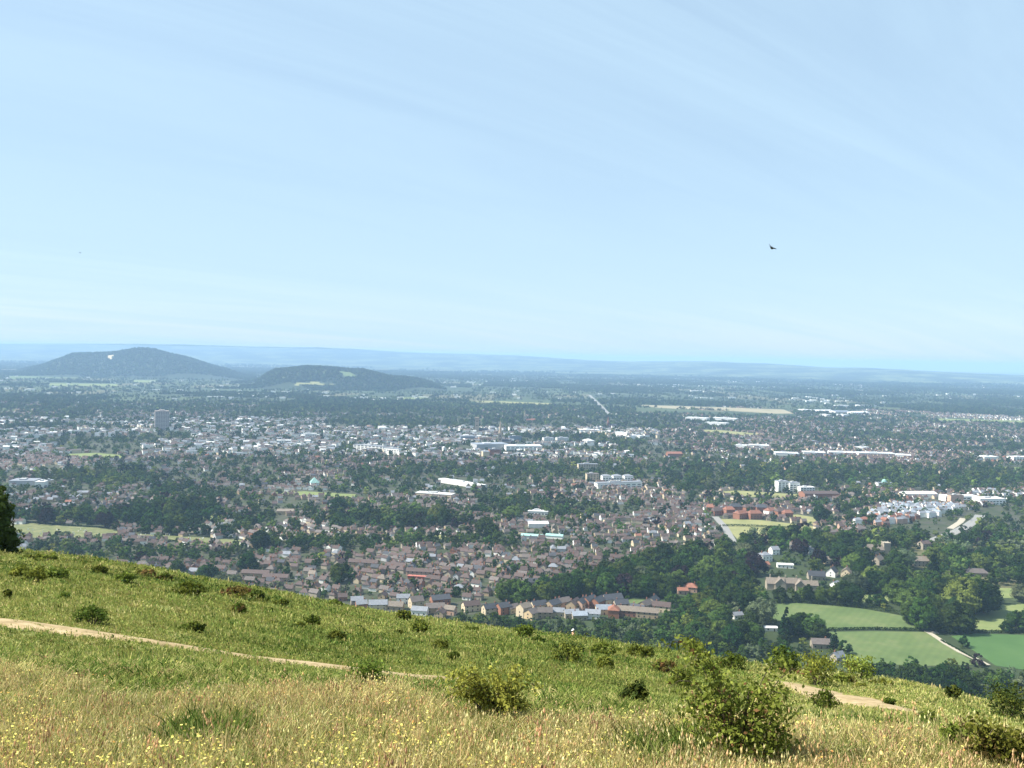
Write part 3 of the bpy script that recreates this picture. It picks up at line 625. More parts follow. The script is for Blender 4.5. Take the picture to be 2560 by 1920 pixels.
# manor house of stone with several gables
p = at(1975, 1474); t = thing('manor_house', p, 'grey stone manor house with several gables at the pasture edge', 'house', R(-6))
for dx, dy, L, W, h, r, sw in ((-14, 0, 16, 10, 6, 4.5, 0), (0, 2, 20, 9, 6.5, 4, 0), (17, 1, 16, 8, 5.5, 3.5, 0), (-10, -3, 9, 10, 6.5, 5, 1), (8, -3, 7, 8, 6, 4, 1)):
    ww, rf = house_parts(L, W, h, r)
    for mb in (ww, rf): mb.v = [((-y if sw else x) + dx, (x if sw else y) + dy, z) for x, y, z in mb.v]
    ww.obj('wing', WM['stone'], t); rf.obj('roof', RM['tan'], t)
for dx in (-18, -4, 6, 20): MB().box(dx - .5, dx + .5, 1.5, 2.7, 8, 13).obj('chimney', WM['stone'], t)
reserve(p[0], p[1], 26); CLEAR.append((1908, 2042, 1474, 1462))
block('superstore', 'long superstore with slanting white roof in mid town', 'store', 1101, 1208, 1206, 5.5, 14, 'white', 'white', skew=17)
block('school', 'cream school with long flat white roof below the superstore', 'school', 1042, 1132, 1242, 6, 18, 'cream', 'white', bands=8, skew=6)
block('school', 'small white flat roofed school below the estate trees', 'school', 1321, 1371, 1287, 5, 14, 'white', 'white', bands=6, skew=2)
block('garden_centre', 'white roofed garden centre hall right of the big dark tree', 'store', 1320, 1370, 1320, 5, 14, 'white', 'white', rise=2.2)
block('glasshouse', 'long teal roofed glasshouse in front of the garden centre', 'glasshouse', 1304, 1358, 1346, 3.5, 8, 'white', 'teal', rise=1.5, skew=3)
block('glasshouse', 'shorter teal roofed glasshouse right of the long one', 'glasshouse', 1366, 1408, 1346, 3.5, 8, 'white', 'teal', rise=1.5, skew=3)
block('department_store', 'dark red brick department store box in the town centre', 'store', 1222, 1250, 1143, 16, 24, 'brick', 'dark')
block('department_store', 'cream flank building left of the dark brick store', 'store', 1205, 1221, 1145, 13, 24, 'cream', 'slate')
block('shopping_centre', 'wide blue grey roofed shopping centre behind the brick store', 'store', 1183, 1262, 1127, 14, 40, 'grey', 'blue', skew=-2)
block('shopping_centre', 'long white walled shopping centre right of the brick store', 'store', 1262, 1352, 1128, 12, 30, 'white', 'white', bands=8)
block('office_block', 'grey glass office block left of the church spire', 'offices', 1150, 1186, 1104, 13, 20, 'glass', 'slate')
block('office_block', 'tan office block between the tower and the spire', 'offices', 1196, 1228, 1106, 12, 18, 'pink', 'tan', bands=6)
block('office_block', 'dark glass office block right of the church spire', 'offices', 1272, 1302, 1104, 13, 18, 'glass', 'dark')
block('office_block', 'pale grey office block with white roof right of the spire', 'offices', 1358, 1384, 1109, 14, 18, 'white', 'slate', bands=6)
block('office_block', 'second pale office block, right of the pale grey one', 'offices', 1391, 1420, 1109, 14, 18, 'white', 'slate', bands=6)
block('warehouse', 'white retail shed beyond the town, left of a brighter pair', 'warehouse', 1451, 1498, 1081, 7, 28, 'white', 'white')
block('warehouse', 'bright white retail shed right of the small dark spire', 'warehouse', 1540, 1576, 1088, 8, 30, 'white', 'white', skew=3)
block('warehouse', 'low white shed at right end of the bright retail shed', 'warehouse', 1578, 1606, 1094, 6, 26, 'white', 'white', skew=2)
block('domed_hall', 'white domed hall left of the churches', 'hall', 944, 966, 1079, 11, 20, 'white', 'white', rise=4, hip=1.0)
for u0, u1, v, lab in ((1721, 1774, 1049, 'far white shed left of its twin beyond the town'), (1787, 1846, 1050, 'far white shed right of its twin beyond the town'),
                       (1770, 1822, 1062, 'far brownish white works shed below the twin sheds')):
    block('warehouse', lab, 'warehouse', u0, u1, v, 8, 40, 'pale', 'white', skew=3)
for u0, u1, v, lab in ((2006, 2028, 1029, 'white aircraft hangar nearest the right end of the airfield'), (2036, 2080, 1032, 'long white hangar second from the airfield'),
                       (2086, 2122, 1034, 'grey blue hangar third from the airfield'), (2131, 2170, 1036, 'white hangar fourth from the airfield'),
                       (2096, 2124, 1018, 'small far white shed behind the hangars'), (2150, 2188, 1017, 'cream far shed behind the hangars'), (2062, 2076, 1042, 'small white shed in front of the hangars'),
                       (2105, 2120, 1042, 'small white shed right of the front one by the hangars')):
    block('hangar', lab, 'hangar', u0, u1, v, 8, 45, 'pale', 'blue' if 'grey' in lab else 'white', rise=4 if 'hangar' in lab[:20] else 0)
for u0, u1, v, lab in ((1941, 2000, 1139, 'white industrial shed with stepped roof, leftmost of the long line'), (2012, 2068, 1137, 'second white industrial shed of the long line'),
                       (2078, 2142, 1137, 'third white industrial shed of the long line'), (2148, 2240, 1139, 'longest white industrial shed, right of the line'),
                       (2246, 2284, 1144, 'cream industrial shed at the right end of the line'), (1838, 1872, 1119, 'white works shed up left of the long line'),
                       (1876, 1926, 1119, 'second white works shed up left of the long line'), (2150, 2170, 1124, 'small white works shed behind the long line')):
    block('industrial_shed', lab, 'warehouse', u0, u1, v, 6, 30, 'pale', 'white', skew=2)
block('apartment_block', 'white five storey apartment block, left of a close pair', 'flats', 1944, 1970, 1230, 17, 14, 'white', 'slate', bands=5)
block('apartment_block', 'white five storey apartment block, right of a close pair', 'flats', 1973, 1998, 1231, 15.5, 14, 'white', 'slate', bands=5)
block('apartment_block', 'white stepped apartment block right of the tall pair', 'flats', 2000, 2036, 1234, 10, 14, 'white', 'white', bands=6)
block('college', 'wide red brown college roof right of the white apartments', 'college', 2010, 2096, 1246, 7, 22, 'brick', 'brown', rise=3)
block('school', 'white flat roofed school in trees above the white estate', 'school', 2264, 2342, 1246, 7, 22, 'white', 'white', rise=2.5)
block('school', 'long cream flat roofed school right of the white one', 'school', 2362, 2446, 1254, 8, 18, 'white', 'white', bands=8)
block('school_tower', 'orange brick block in the middle of the cream school', 'school', 2376, 2408, 1258, 12, 10, 'pink', 'tan')
block('school', 'white glazed school block rightmost of the school row', 'school', 2448, 2512, 1262, 9, 20, 'white', 'white', bands=8)
block('warehouse', 'grey roofed depot at the left edge of town', 'warehouse', 18, 82, 1214, 7, 30, 'grey', 'slate')
block('warehouse', 'white roofed depot right of the grey one at left', 'warehouse', 84, 108, 1220, 9, 24, 'white', 'white')
block('terrace', 'long cream terrace with white front right of the left depot', 'terrace', 110, 128, 1216, 9, 10, 'cream', 'slate', bands=4)
block('builders_yard', 'orange tiled building in trees left of centre', 'building', 690, 732, 1286, 4, 14, 'ochre', 'tan', rise=2)
block('supermarket', 'white flat roofed supermarket at far right edge', 'store', 2458, 2495, 1150, 7, 28, 'white', 'white')
block('supermarket', 'white striped office at far right edge of town', 'offices', 2532, 2575, 1154, 10, 22, 'white', 'white', bands=6)
block('crescent', 'long cream regency terrace in central trees', 'terrace', 1445, 1494, 1178, 13, 12, 'cream', 'slate', bands=8)
block('villa_block', 'cream five bay mansion left of three white villas', 'mansion', 1466, 1496, 1204, 13, 14, 'cream', 'greybrown', bands=6)
for i, u in enumerate((1505, 1532, 1560)):
    block('regency_villa', ('white', 'middle white', 'right white')[i] + ' square villa ' + ('right of the cream mansion', 'of three near the cream mansion', 'of three near the cream mansion')[i], 'villa', u, u + 22, 1208, 12, 14, 'white', 'slate', rise=2.5, hip=1.0, bands=4)
block('hotel', 'long white hotel wing below the three villas', 'hotel', 1490, 1602, 1222, 9, 12, 'white', 'slate', bands=8, skew=-4)
block('terrace', 'bright white regency terrace across the town centre left', 'terrace', 886, 960, 1126, 13, 12, 'white', 'slate', bands=8, skew=6)
block('terrace', 'bright white regency terrace right of the first across centre', 'terrace', 962, 1000, 1134, 12, 12, 'white', 'slate', bands=6, skew=3)
block('office_block', 'white slab office above the regency terraces', 'offices', 690, 726, 1112, 10, 14, 'white', 'white', bands=6)
block('office_block', 'white office with flat roof left of centre', 'offices', 756, 790, 1096, 12, 14, 'white', 'white', bands=6)
block('arena', 'white curved roof hall at centre right of town', 'hall', 1460, 1484, 1110, 8, 24, 'white', 'white', rise=4, hip=1)
block('red_school', 'orange red brick school roof right of centre town', 'school', 1668, 1704, 1145, 9, 14, 'brick', 'red', rise=4)
# teal landmarks
p = at(786, 1212); t = thing('church_hall', p, 'hall with a teal copper pyramid roof left of centre', 'hall', R(20))
MB().box(-6.5, 6.5, -6.5, 6.5, -.5, 4).obj('wall', WM['white'], t); MB().cone(0, 0, 4.003, 12.5, 10.5, .1, 4, math.pi / 4).obj('roof', RM['teal'], t); CLEAR.append((774, 798, 1212, 1205)); reserve(p[0], p[1], 14)
p = at(2210, 1218); t = thing('domed_building', p, 'white building with small turquoise dome in the tree belt', 'building', 0)
MB().box(-13, 13, -7, 7, -.5, 8).obj('wall', WM['white'], t)
MB().box(-13.3, 13.3, -7.3, 7.3, 8.003, 8.5).obj('roof', RM['slate'], t)
MB().cone(0, 0, 8.503, 10.5, 4.3, 4.3, 12).cone(0, 0, 10.5, 13, 4.2, 2.8, 12).cone(0, 0, 13, 14.3, 2.8, .3, 12).obj('dome', RM['teal'], t); reserve(p[0], p[1], 18)
# red brick retirement complex by the sports field
RC = [(1775, 1283, 10, 9, 9), (1797, 1287, 24, 10, 6.5), (1822, 1289, 13, 11, 9), (1838, 1281, 16, 12, 9), (1852, 1296, 20, 11, 7.5), (1870, 1283, 16, 11, 9), (1886, 1297, 17, 11, 8), (1903, 1285, 15, 11, 10), (1925, 1288, 15, 11, 7), (1950, 1290, 16, 11, 7.5), (1968, 1294, 12, 10, 7)]
for i, (u, v, L, W, h) in enumerate(RC):
    p = at(u, v); add_house(p[0], p[1], L, W, h, 3.4, R((i * 37) % 50 - 10), 'brick' if i != 8 else 'white', ['red', 'brown', 'red', 'dark'][i % 4], .4, 'red brick complex'); reserve(p[0], p[1], 12)
# shopfronts in red below the shop block
p = at(1046, 1448); t = thing('shop_parade', p, 'low red shopfront parade below the long brown block', 'shops', R(-9))
MB().box(-10, 10, -2, 2, -.3, 3).obj('front', surf('red_paint', (.30, .10, .075)), t); MB().box(-10.4, 10.4, -2.6, 2.2, 3.003, 3.4).obj('canopy', surf('red_canopy', (.32, .11, .085)), t); reserve(p[0], p[1], 9)

# ------------------------------------------------------------------ woods and belts of trees (photo outlines carried onto the plain)
WOODS = []
def belt(poly, n, sp, h0, h1, mix=STD): WOODS.append(poly); wood(poly, n, sp, h0, h1, mix)
DK = [('dark', 6), ('mid', 3), ('tall', 2), ('conifer', 1), ('copper', .4)]
SP = [(60, 1306, 17, 'mid'), (100, 1308, 20, 'dark'), (118, 1310, 21, 'copper'), (140, 1309, 17, 'dark'), (262, 1318, 20, 'copper'), (275, 1320, 17, 'copper'), (205, 1306, 19, 'mid'), (166, 1300, 17, 'mid'),
      (235, 1312, 12, 'conifer'), (225, 1312, 12, 'conifer'), (355, 1332, 16, 'dark'), (375, 1334, 18, 'dark'), (422, 1336, 20, 'dark'), (470, 1334, 17, 'dark'), (498, 1338, 15, 'dark'), (516, 1340, 16, 'dark'),
      (548, 1342, 16, 'dark'), (566, 1344, 15, 'dark'), (430, 1300, 26, 'mid'), (400, 1290, 24, 'dark'), (450, 1290, 26, 'dark'), (480, 1285, 26, 'dark'), (350, 1280, 20, 'dark'), (548, 1270, 14, 'copper'),
      (300, 1190, 24, 'poplar'), (308, 1190, 26, 'poplar'), (318, 1190, 25, 'poplar'), (330, 1190, 26, 'poplar'), (352, 1188, 24, 'poplar'), (362, 1188, 22, 'poplar'), (290, 1162, 22, 'poplar'),
      (520, 1465, 21, 'dark'), (442, 1440, 16, 'dark'), (430, 1455, 15, 'dark'), (458, 1462, 13, 'willow'), (620, 1430, 20, 'dark'), (245, 1412, 14, 'dark'), (175, 1400, 15, 'dark'), (430, 1380, 7, 'yellow'), (218, 1398, 8, 'yellow'),
      (650, 1375, 22, 'dark'), (845, 1455, 18, 'mid'), (860, 1445, 15, 'dark'), (560, 1470, 15, 'willow'), (585, 1472, 14, 'willow'), (690, 1480, 12, 'willow'),
      (1212, 1345, 26, 'dark'), (1230, 1350, 20, 'dark'), (1280, 1300, 20, 'light'), (1270, 1302, 16, 'light'), (1092, 1305, 24, 'light'), (1112, 1312, 24, 'dark'), (1040, 1290, 20, 'light'), (912, 1295, 20, 'dark'), (940, 1300, 18, 'dark'), (845, 1290, 26, 'dark'), (873, 1275, 18, 'light'),
      (1905, 1558, 22, 'willow'), (1925, 1562, 9, 'light'), (1964, 1598, 26, 'conifer'), (1958, 1602, 20, 'conifer'), (1990, 1592, 18, 'mid'), (2004, 1590, 19, 'dark'), (2030, 1594, 19, 'mid'), (2045, 1604, 15, 'dark'), (2086, 1628, 16, 'conifer'), (2112, 1635, 11, 'dark'), (2008, 1618, 8, 'yellow'),
      (1850, 1620, 22, 'dark'), (1830, 1625, 20, 'dark'), (1880, 1618, 19, 'mid'), (1800, 1600, 17, 'mid'), (1790, 1575, 16, 'light'), (1760, 1590, 16, 'mid'), (1770, 1545, 18, 'mid'), (1750, 1530, 17, 'light'), (1716, 1568, 12, 'yellow'), (1740, 1610, 18, 'mid'),
      (2308, 1575, 28, 'mid'), (2280, 1560, 19, 'mid'), (2340, 1578, 18, 'dark'), (2362, 1580, 15, 'dark'), (2390, 1582, 26, 'dark'), (2372, 1580, 20, 'mid'), (2420, 1578, 14, 'dark'), (2408, 1540, 34, 'light'), (2440, 1536, 30, 'dark'), (2460, 1534, 28, 'dark'), (2430, 1515, 30, 'mid'), (2470, 1530, 24, 'dark'), (2480, 1510, 30, 'conifer'),
      (2540, 1578, 17, 'dark'), (2565, 1576, 18, 'dark'), (2515, 1578, 9, 'mid'), (2556, 1505, 17, 'willow'), (2330, 1476, 36, 'conifer'), (2335, 1470, 34, 'conifer'), (2240, 1500, 20, 'mid'), (2245, 1470, 24, 'mid'), (2230, 1480, 22, 'dark'), (2290, 1500, 22, 'mid'), (2320, 1510, 22, 'dark'), (2260, 1520, 15, 'mid'), (2200, 1518, 13, 'dark'), (2180, 1516, 12, 'mid'), (2130, 1514, 20, 'dark'), (2110, 1512, 22, 'dark'), (2092, 1510, 19, 'mid'),
      (2050, 1508, 15, 'mid'), (2020, 1506, 16, 'dark'), (2000, 1505, 13, 'mid'), (1950, 1505, 14, 'dark'), (1975, 1504, 13, 'mid'), (1860, 1535, 22, 'dark'), (1850, 1525, 24, 'conifer'), (2140, 1480, 20, 'willow'), (2180, 1482, 22, 'dark'), (2200, 1484, 22, 'mid'),
      (2046, 1412, 18, 'copper'), (2000, 1388, 20, 'copper'), (1890, 1440, 22, 'copper'), (1880, 1420, 18, 'copper'), (2050, 1385, 22, 'dark'), (2060, 1352, 8, 'yellow'), (2128, 1424, 14, 'yellow'), (2044, 1414, 9, 'yellow'), (2180, 1430, 20, 'conifer'), (2170, 1432, 16, 'conifer'), (2300, 1372, 15, 'conifer'), (2460, 1380, 22, 'conifer'), (2360, 1370, 16, 'willow'), (2350, 1360, 12, 'yellow'),
      (2050, 1305, 24, 'dark'), (2062, 1306, 20, 'dark'), (1860, 1275, 16, 'dark'), (1840, 1268, 14, 'dark'), (1768, 1250, 15, 'copper'), (1720, 1270, 15, 'dark'), (1930, 1240, 10, 'dark'), (1975, 1245, 12, 'dark'), (2160, 1300, 14, 'mid'), (2180, 1306, 14, 'mid')]
for u, v, h, k in SP:
    p = at(u, v); HT.add(p[0], p[1]); add_tree(p[0], p[1], h, k)
belt([(10, 1290), (250, 1288), (330, 1270), (520, 1255), (560, 1290), (480, 1330), (330, 1318), (15, 1306)], 90, 9, 14, 23, DK)
belt([(80, 1362), (280, 1362), (560, 1384), (700, 1388), (560, 1404), (330, 1404), (90, 1392)], 75, 8, 7, 14)
belt([(560, 1290), (700, 1280), (720, 1305), (600, 1330)], 18, 10, 10, 18)
belt([(1245, 1512), (1300, 1495), (1420, 1480), (1640, 1462), (1860, 1450), (1860, 1500), (1700, 1500), (1600, 1492), (1440, 1498), (1330, 1515)], 150, 7.5, 14, 22, DK)
belt([(1430, 1470), (1640, 1400), (1860, 1380), (1880, 1450), (1640, 1470)], 110, 9, 12, 22)
belt([(1660, 1500), (1870, 1500), (1870, 1560), (1690, 1570), (1690, 1530)], 60, 9, 10, 20)
belt([(1860, 1350), (2560, 1350), (2600, 1400), (2600, 1470), (2330, 1480), (2150, 1478), (1860, 1450)], 230, 11, 12, 24)
belt([(2230, 1480), (2330, 1480), (2420, 1480), (2480, 1500), (2420, 1535), (2350, 1560), (2300, 1540), (2240, 1520)], 34, 11, 14, 24)
belt([(1860, 1500), (1990, 1478), (2060, 1500), (2000, 1506), (1870, 1516)], 26, 8, 10, 17)
belt([(1080, 1558), (1250, 1548), (1450, 1556), (1650, 1552), (1700, 1570), (1900, 1570), (1960, 1620), (1980, 1660), (1700, 1650), (1500, 1610), (1250, 1585), (1100, 1570)], 120, 9, 9, 16, [('willow', 3), ('mid', 4), ('dark', 4), ('light', 1)])
belt([(860, 1534), (1080, 1549), (1250, 1549), (1450, 1553), (1640, 1551), (1700, 1556), (1700, 1566), (1450, 1566), (1250, 1562), (1080, 1562), (860, 1546)], 150, 4.0, 3, 6.5, [('willow', 3), ('mid', 4), ('dark', 3)])
belt([(560, 1488), (860, 1512), (1080, 1548), (1080, 1560), (860, 1530), (560, 1500)], 45, 9, 5, 9, [('willow', 3), ('mid', 4), ('dark', 2)])
belt([(1640, 1190), (1750, 1168), (2560, 1178), (2560, 1222), (2340, 1232), (2250, 1228), (1990, 1214), (1850, 1222), (1700, 1236)], 300, 14, 11, 22, STD)
belt([(2100, 1290), (2220, 1256), (2440, 1262), (2450, 1256), (2230, 1248), (2090, 1276)], 50, 9, 10, 16, DK)
belt([(860, 1180), (1120, 1165), (1420, 1162), (1650, 1165), (1640, 1200), (1480, 1205), (1330, 1195), (1120, 1196), (900, 1200)], 120, 15, 9, 18)
belt([(820, 1290), (960, 1280), (1150, 1300), (1190, 1320), (1000, 1325), (840, 1320)], 60, 11, 10, 20)
belt([(1190, 1255), (1420, 1262), (1600, 1262), (1600, 1285), (1380, 1300), (1200, 1290)], 60, 11, 9, 18)
belt([(560, 1352), (700, 1356), (860, 1352), (1150, 1350), (1300, 1352), (1290, 1368), (1000, 1366), (700, 1380)], 80, 10, 8, 17)
belt([(130, 1180), (330, 1185), (420, 1205), (250, 1215), (140, 1205)], 45, 10, 10, 17, [('light', 3), ('mid', 4), ('dark', 2)])
belt([(380, 1215), (560, 1225), (640, 1255), (500, 1250), (380, 1240)], 40, 11, 10, 18)
DST = [('dark', 3), ('conifer', .6), ('mid', 1)]
# dark stand on the lower slope right, and the belt below the farm track
for _ in range(900):
    u = random.uniform(2165, 2420); v = random.uniform(1712, 1760)
    p = at(u, v, 2.0); 
    if HT.ok(p[0], p[1], 4.2): HT.add(p[0], p[1]); add_tree(p[0], p[1], random.uniform(14, 18.5), pick([('dark', 2), ('conifer', 1), ('poplar', .3)]))
for _ in range(260):
    u = random.uniform(2400, 2590); v = random.uniform(1690, 1790)
    p = at(u, v, 2.0)
    if HT.ok(p[0], p[1], 6.5): HT.add(p[0], p[1]); add_tree(p[0], p[1], random.uniform(7, 12), pick([('mid', 4), ('dark', 2), ('conifer', .7), ('willow', 1)]))

# ------------------------------------------------------------------ the town: streets of houses with garden trees
EST = [(2135, 1312), (2215, 1266), (2330, 1264), (2440, 1276), (2424, 1300), (2390, 1318), (2260, 1322)]
def excluded(u, v, fields=True):
    m = np.zeros(len(u), bool)
    for q in FIELD_POLYS: m |= inpoly(u, v, q)
    return m
def road_clear(x, y, extra):
    for pl, w in ROADS:
        for i in range(len(pl) - 1):
            a, b = pl[i], pl[i + 1]; d = b - a; k = np.clip(((x - a[0]) * d[0] + (y - a[1]) * d[1]) / (d @ d), 0, 1)
            if (x - a[0] - k * d[0]) ** 2 + (y - a[1] - k * d[1]) ** 2 < (w / 2 + extra) ** 2: return False
    return True
def land_clear(x, y, extra=0):
    for a, b, r in LAND_EX:
        if abs(a - x) < 60 and (a - x) ** 2 + (b - y) ** 2 < (r + extra) ** 2: return False
    return True
WALLMIX = [('cream', 3), ('white', 3.8), ('tan', 4.5), ('brick', 1.1), ('stone', 4), ('pink', .3), ('grey', 1)]
ROOFMIX = [('brown', 10), ('greybrown', 6), ('dark', 2.5), ('slate', .9), ('red', .2), ('tan', .6)]
CELL = 190
cand = []; meta = []
for ci in range(-16, 17):
    for cj in range(2, 24):
        cx, cy = (ci + .5) * CELL, (cj + .5) * CELL
        if abs(cx) > cy * .66 + 250: continue
        rr_ = random.Random(ci * 91 + cj * 7); ang = rr_.choice([rr_.uniform(-.25, .25), rr_.uniform(-.9, .9), rr_.uniform(.2, .5)])
        roofb = pick(ROOFMIX[:4]); wallb = pick(WALLMIX); terr = rr_.random() < .3
        sp_s, pit = (rr_.uniform(20, 25), rr_.uniform(5.8, 7)) if terr else (rr_.uniform(21, 28), rr_.uniform(8.5, 11.5))
        if cy < 1250: terr = rr_.random() < .12; sp_s, pit = rr_.uniform(16, 21), rr_.uniform(7.6, 10) if not terr else 6.2
        n_s = int(CELL * 1.45 / sp_s); n_p = int(CELL * 1.45 / pit)
        for a in range(-n_s // 2, n_s // 2 + 1):
            for b in range(-n_p // 2, n_p // 2 + 1):
                px = b * pit + rr_.uniform(-1.6, 1.6); py = a * sp_s + rr_.uniform(-3.2, 3.2) + 4 * math.sin(px * .02 + a)
                x = cx + px * math.cos(ang) - py * math.sin(ang); y = cy + px * math.sin(ang) + py * math.cos(ang)
                if abs(x - cx) > CELL / 2 or abs(y - cy) > CELL / 2: continue
                cand.append((x, y)); meta.append((ang, roofb, wallb, terr, pit))
def v_land(C, extra=0.0):
    m = np.ones(len(C), bool)
    for a, b, r in LAND_EX: m &= (C[:, 0] - a) ** 2 + (C[:, 1] - b) ** 2 > (r + extra) ** 2
    return m
def v_road(C, extra):
    m = np.ones(len(C), bool)
    for pl, w in ROADS:
        for i in range(len(pl) - 1):
            a, b = pl[i], pl[i + 1]; d = b - a; k = np.clip(((C[:, 0] - a[0]) * d[0] + (C[:, 1] - a[1]) * d[1]) / (d @ d), 0, 1)
            m &= (C[:, 0] - a[0] - k * d[0]) ** 2 + (C[:, 1] - a[1] - k * d[1]) ** 2 > (w / 2 + extra) ** 2
    return m
def town_edge_at(x, y, u): return 1000 + 26 * vnoise(x, y, 500, 44) + np.where(u > 1650, 14, 0) - np.where(u < 500, 12, 0)
C = np.array(cand); u, v = proj(np.c_[C, np.zeros(len(C))]); rnd = rng.random((len(C), 3))
inw = np.zeros(len(C), bool)
for q in WOODS: inw |= inpoly(u, v, q)
dens = vnoise(C[:, 0], C[:, 1], 170, 41) * .65 + vnoise(C[:, 0], C[:, 1], 60, 42) * .35
fe = town_edge_at(C[:, 0], C[:, 1], u); cen = (v > 1046) & (v < 1142 + (u - 900) * .01) & (u < 1650); est = inpoly(u, v, EST)
ok = ~excluded(u, v) & (u > -60) & (u < 2620) & (v < sil(u) + 25) & (v > fe) & ~((v < fe + 30) & (rnd[:, 0] < .5))
ok &= ~((u > 1660) & (v > 1395)) & ~((u > 1450) & (v > 1470 - (u - 1450) * .2)) & ~((u > 1040) & (v > 1500) & (u < 1700)) & ~((v > 1499) & (u > 860))
ok &= ~(inw & (rnd[:, 1] < .94)) & (est | (rnd[:, 2] > np.where(cen, .28, .16) + np.where(v > 1330, .14, .68) * (dens < .42) + .25 * (v < 1130) + .5 * ((v < 1070) & (u > 820) & (u < 1700)) + .25 * ((v < 1050) & (u <= 820)) - .08 * cen * (v > 1072))) & v_land(C) & v_road(C, 6)
for k in np.nonzero(ok)[0]:
    x, y = cand[k]; ang, roofb, wallb, terr, pit = meta[k]; uu, vv = u[k], v[k]; centre = cen[k]; estate = est[k]
    if not HH.ok(x, y, 5.4 if terr else 6.8) or not HT.ok(x, y, 4.5): continue
    roof = roofb if random.random() < .45 else pick(ROOFMIX); wall = wallb if random.random() < .35 else pick(WALLMIX)
    L = random.uniform(6, 9.5); W = random.uniform(5.4, 6.8); h = random.uniform(3.0, 4.2); r = random.uniform(2.1, 3.0)
    hip = 1.0 if (random.random() < .35 and not terr) else 0.0
    rot = ang + (math.pi / 2 if random.random() < (.12 if terr else .28) else 0) + random.gauss(0, .12)
    if terr: L = pit + .4; hip = 0.0
    if centre and random.random() < .88:
        wall = pick([('white', 6), ('cream', 2.2), ('grey', .6), ('pink', .5)]); roof = pick([('greybrown', 4), ('slate', 2.5), ('white', .9), ('brown', 3), ('dark', 2)])
        L = random.uniform(7, 17); W = random.uniform(6, 9); h = random.uniform(4.5, 9); r = random.uniform(.8, 2.4)
    elif vv < 1040: wall = pick([('white', 2), ('cream', 2), ('pink', 2), ('tan', 4)])
    if estate:
        front_ = vv > 1296
        wall = pick([('brick', 3), ('pink', 2), ('white', 1.4)]) if front_ else pick([('white', 6), ('cream', 2)])
        roof = pick([('red', 1), ('slate', 2), ('brown', 2)]) if front_ else pick([('slate', 5), ('blue', 5)]); h = random.uniform(5, 7.5); L = random.uniform(7, 11)
    add_house(x, y, L, W, h, r, rot, wall, roof, hip, None)
# garden and street trees
NT_ = 330000; d = np.sqrt(rng.uniform(560 ** 2, 3900 ** 2, NT_)); th = rng.uniform(-.62, .62, NT_); C = np.stack([d * np.sin(th), d * np.cos(th)], 1)
u, v = proj(np.c_[C, np.zeros(NT_)]); dn = vnoise(C[:, 0], C[:, 1], 210, 51) * .5 + vnoise(C[:, 0], C[:, 1], 65, 52) * .5
ok = (u > -50) & (u < 2610) & (v < sil(u) + 30) & (v > 1004) & ~excluded(u, v) & (rng.random(NT_) < np.clip((dn - .22) * 2.6, np.where(v > 1330, .95, .25), 1.0) * np.where((v > 1072) & (v < 1138) & (u < 1700), .85, 1.0)) & ~((u > 860) & (u < 1680) & (v > 1500) & (v < 1548)) & v_road(C, 2) & v_land(C, -2)
ngt = 0
for k in np.nonzero(ok)[0]:
    x, y = C[k]; vv = v[k]
    small = vv > 1340
    if not HH.ok(x, y, 3.7 if small else 4.1) or not HT.ok(x, y, 3.0 if small else 4.6): continue
    HT.add(x, y)
    add_tree(x, y, random.uniform(2.2, 5.5) if random.random() < (.66 if small else .4) else random.uniform(6, 12 if small else 14), pick(STD), 0.0); ngt += 1
    if ngt > 32000: break

# growth that would stand right in front of a landmark or a front house is left out
for u, v, L, W, h, *_r in [(a[0], a[1], a[2], a[3], a[4] * (1 if len(a) > 10 else .8)) for a in VILLAS + FRONT + LONGS]:
    dd_ = float(np.linalg.norm(at(u, v)[:2])); CLEAR.append((u - L * .5 / dd_ * FPX, u + L * .5 / dd_ * FPX, v, v - h * .45 / dd_ * FPX))
_P = np.array([(t_[0], t_[1], t_[2]) for t_ in TREES]); _H = np.array([t_[3] for t_ in TREES]); _u, _v = proj(_P); _ut, _vt = proj(_P + np.c_[_H * 0, _H * 0, _H]); _w = _H * .33 / np.hypot(_P[:, 0], _P[:, 1]) * FPX
_bad = np.zeros(len(TREES), bool)
for u0, u1, vb, vc in CLEAR: _bad |= (_u > u0 - _w) & (_u < u1 + _w) & (_v > vb - 1) & (_vt < vc)
_bad[:len(SP)] = False
TREES = [t_ for t_, b_ in zip(TREES, _bad) if not b_]
# ---- which ones show largest: individuals; the rest: stuff
def visible_mask(P, H):
    P = np.asarray(P, float); u, v = proj(P); ut, vt = proj(P + np.array([0, 0, 1.0]) * np.asarray(H)[:, None])
    return (u > -15) & (u < 2575) & (vt < sil(u) - 3)
HP = np.array([(h['x'], h['y'], h['z']) for h in HOUSES]); HV = visible_mask(HP, [h['h'] + h['r'] for h in HOUSES])
dist = np.hypot(HP[:, 0], HP[:, 1]); hand = np.array([h['zone'] is not None or h['kw'] != 'house' for h in HOUSES])
order = np.argsort(np.where(hand, 0, dist) + np.where(HV, 0, 1e6)); NEAR_H = [i for i in order if HV[i]][:300]
ORD = ['first', 'second', 'third', 'fourth', 'fifth', 'sixth', 'seventh', 'eighth', 'ninth', 'tenth', 'eleventh', 'twelfth', 'thirteenth', 'fourteenth', 'fifteenth', 'sixteenth', 'seventeenth', 'eighteenth', 'nineteenth', 'twentieth']
def area_of(u, v):
    if v > 1480 and u < 1700: return 'hill foot estate' if u > 860 else 'left crest estate'
    if u < 600: return 'estate below cemetery' if v > 1385 else 'estate behind cemetery'
    if u < 900: return 'estate left of flats'
    if u < 1180: return 'estate around long flats'
    if u < 1480: return 'estate left of wood'
    if u < 1800: return 'estate above dark wood'
    if u < 2150: return 'sports field houses'
    return 'right road estate'
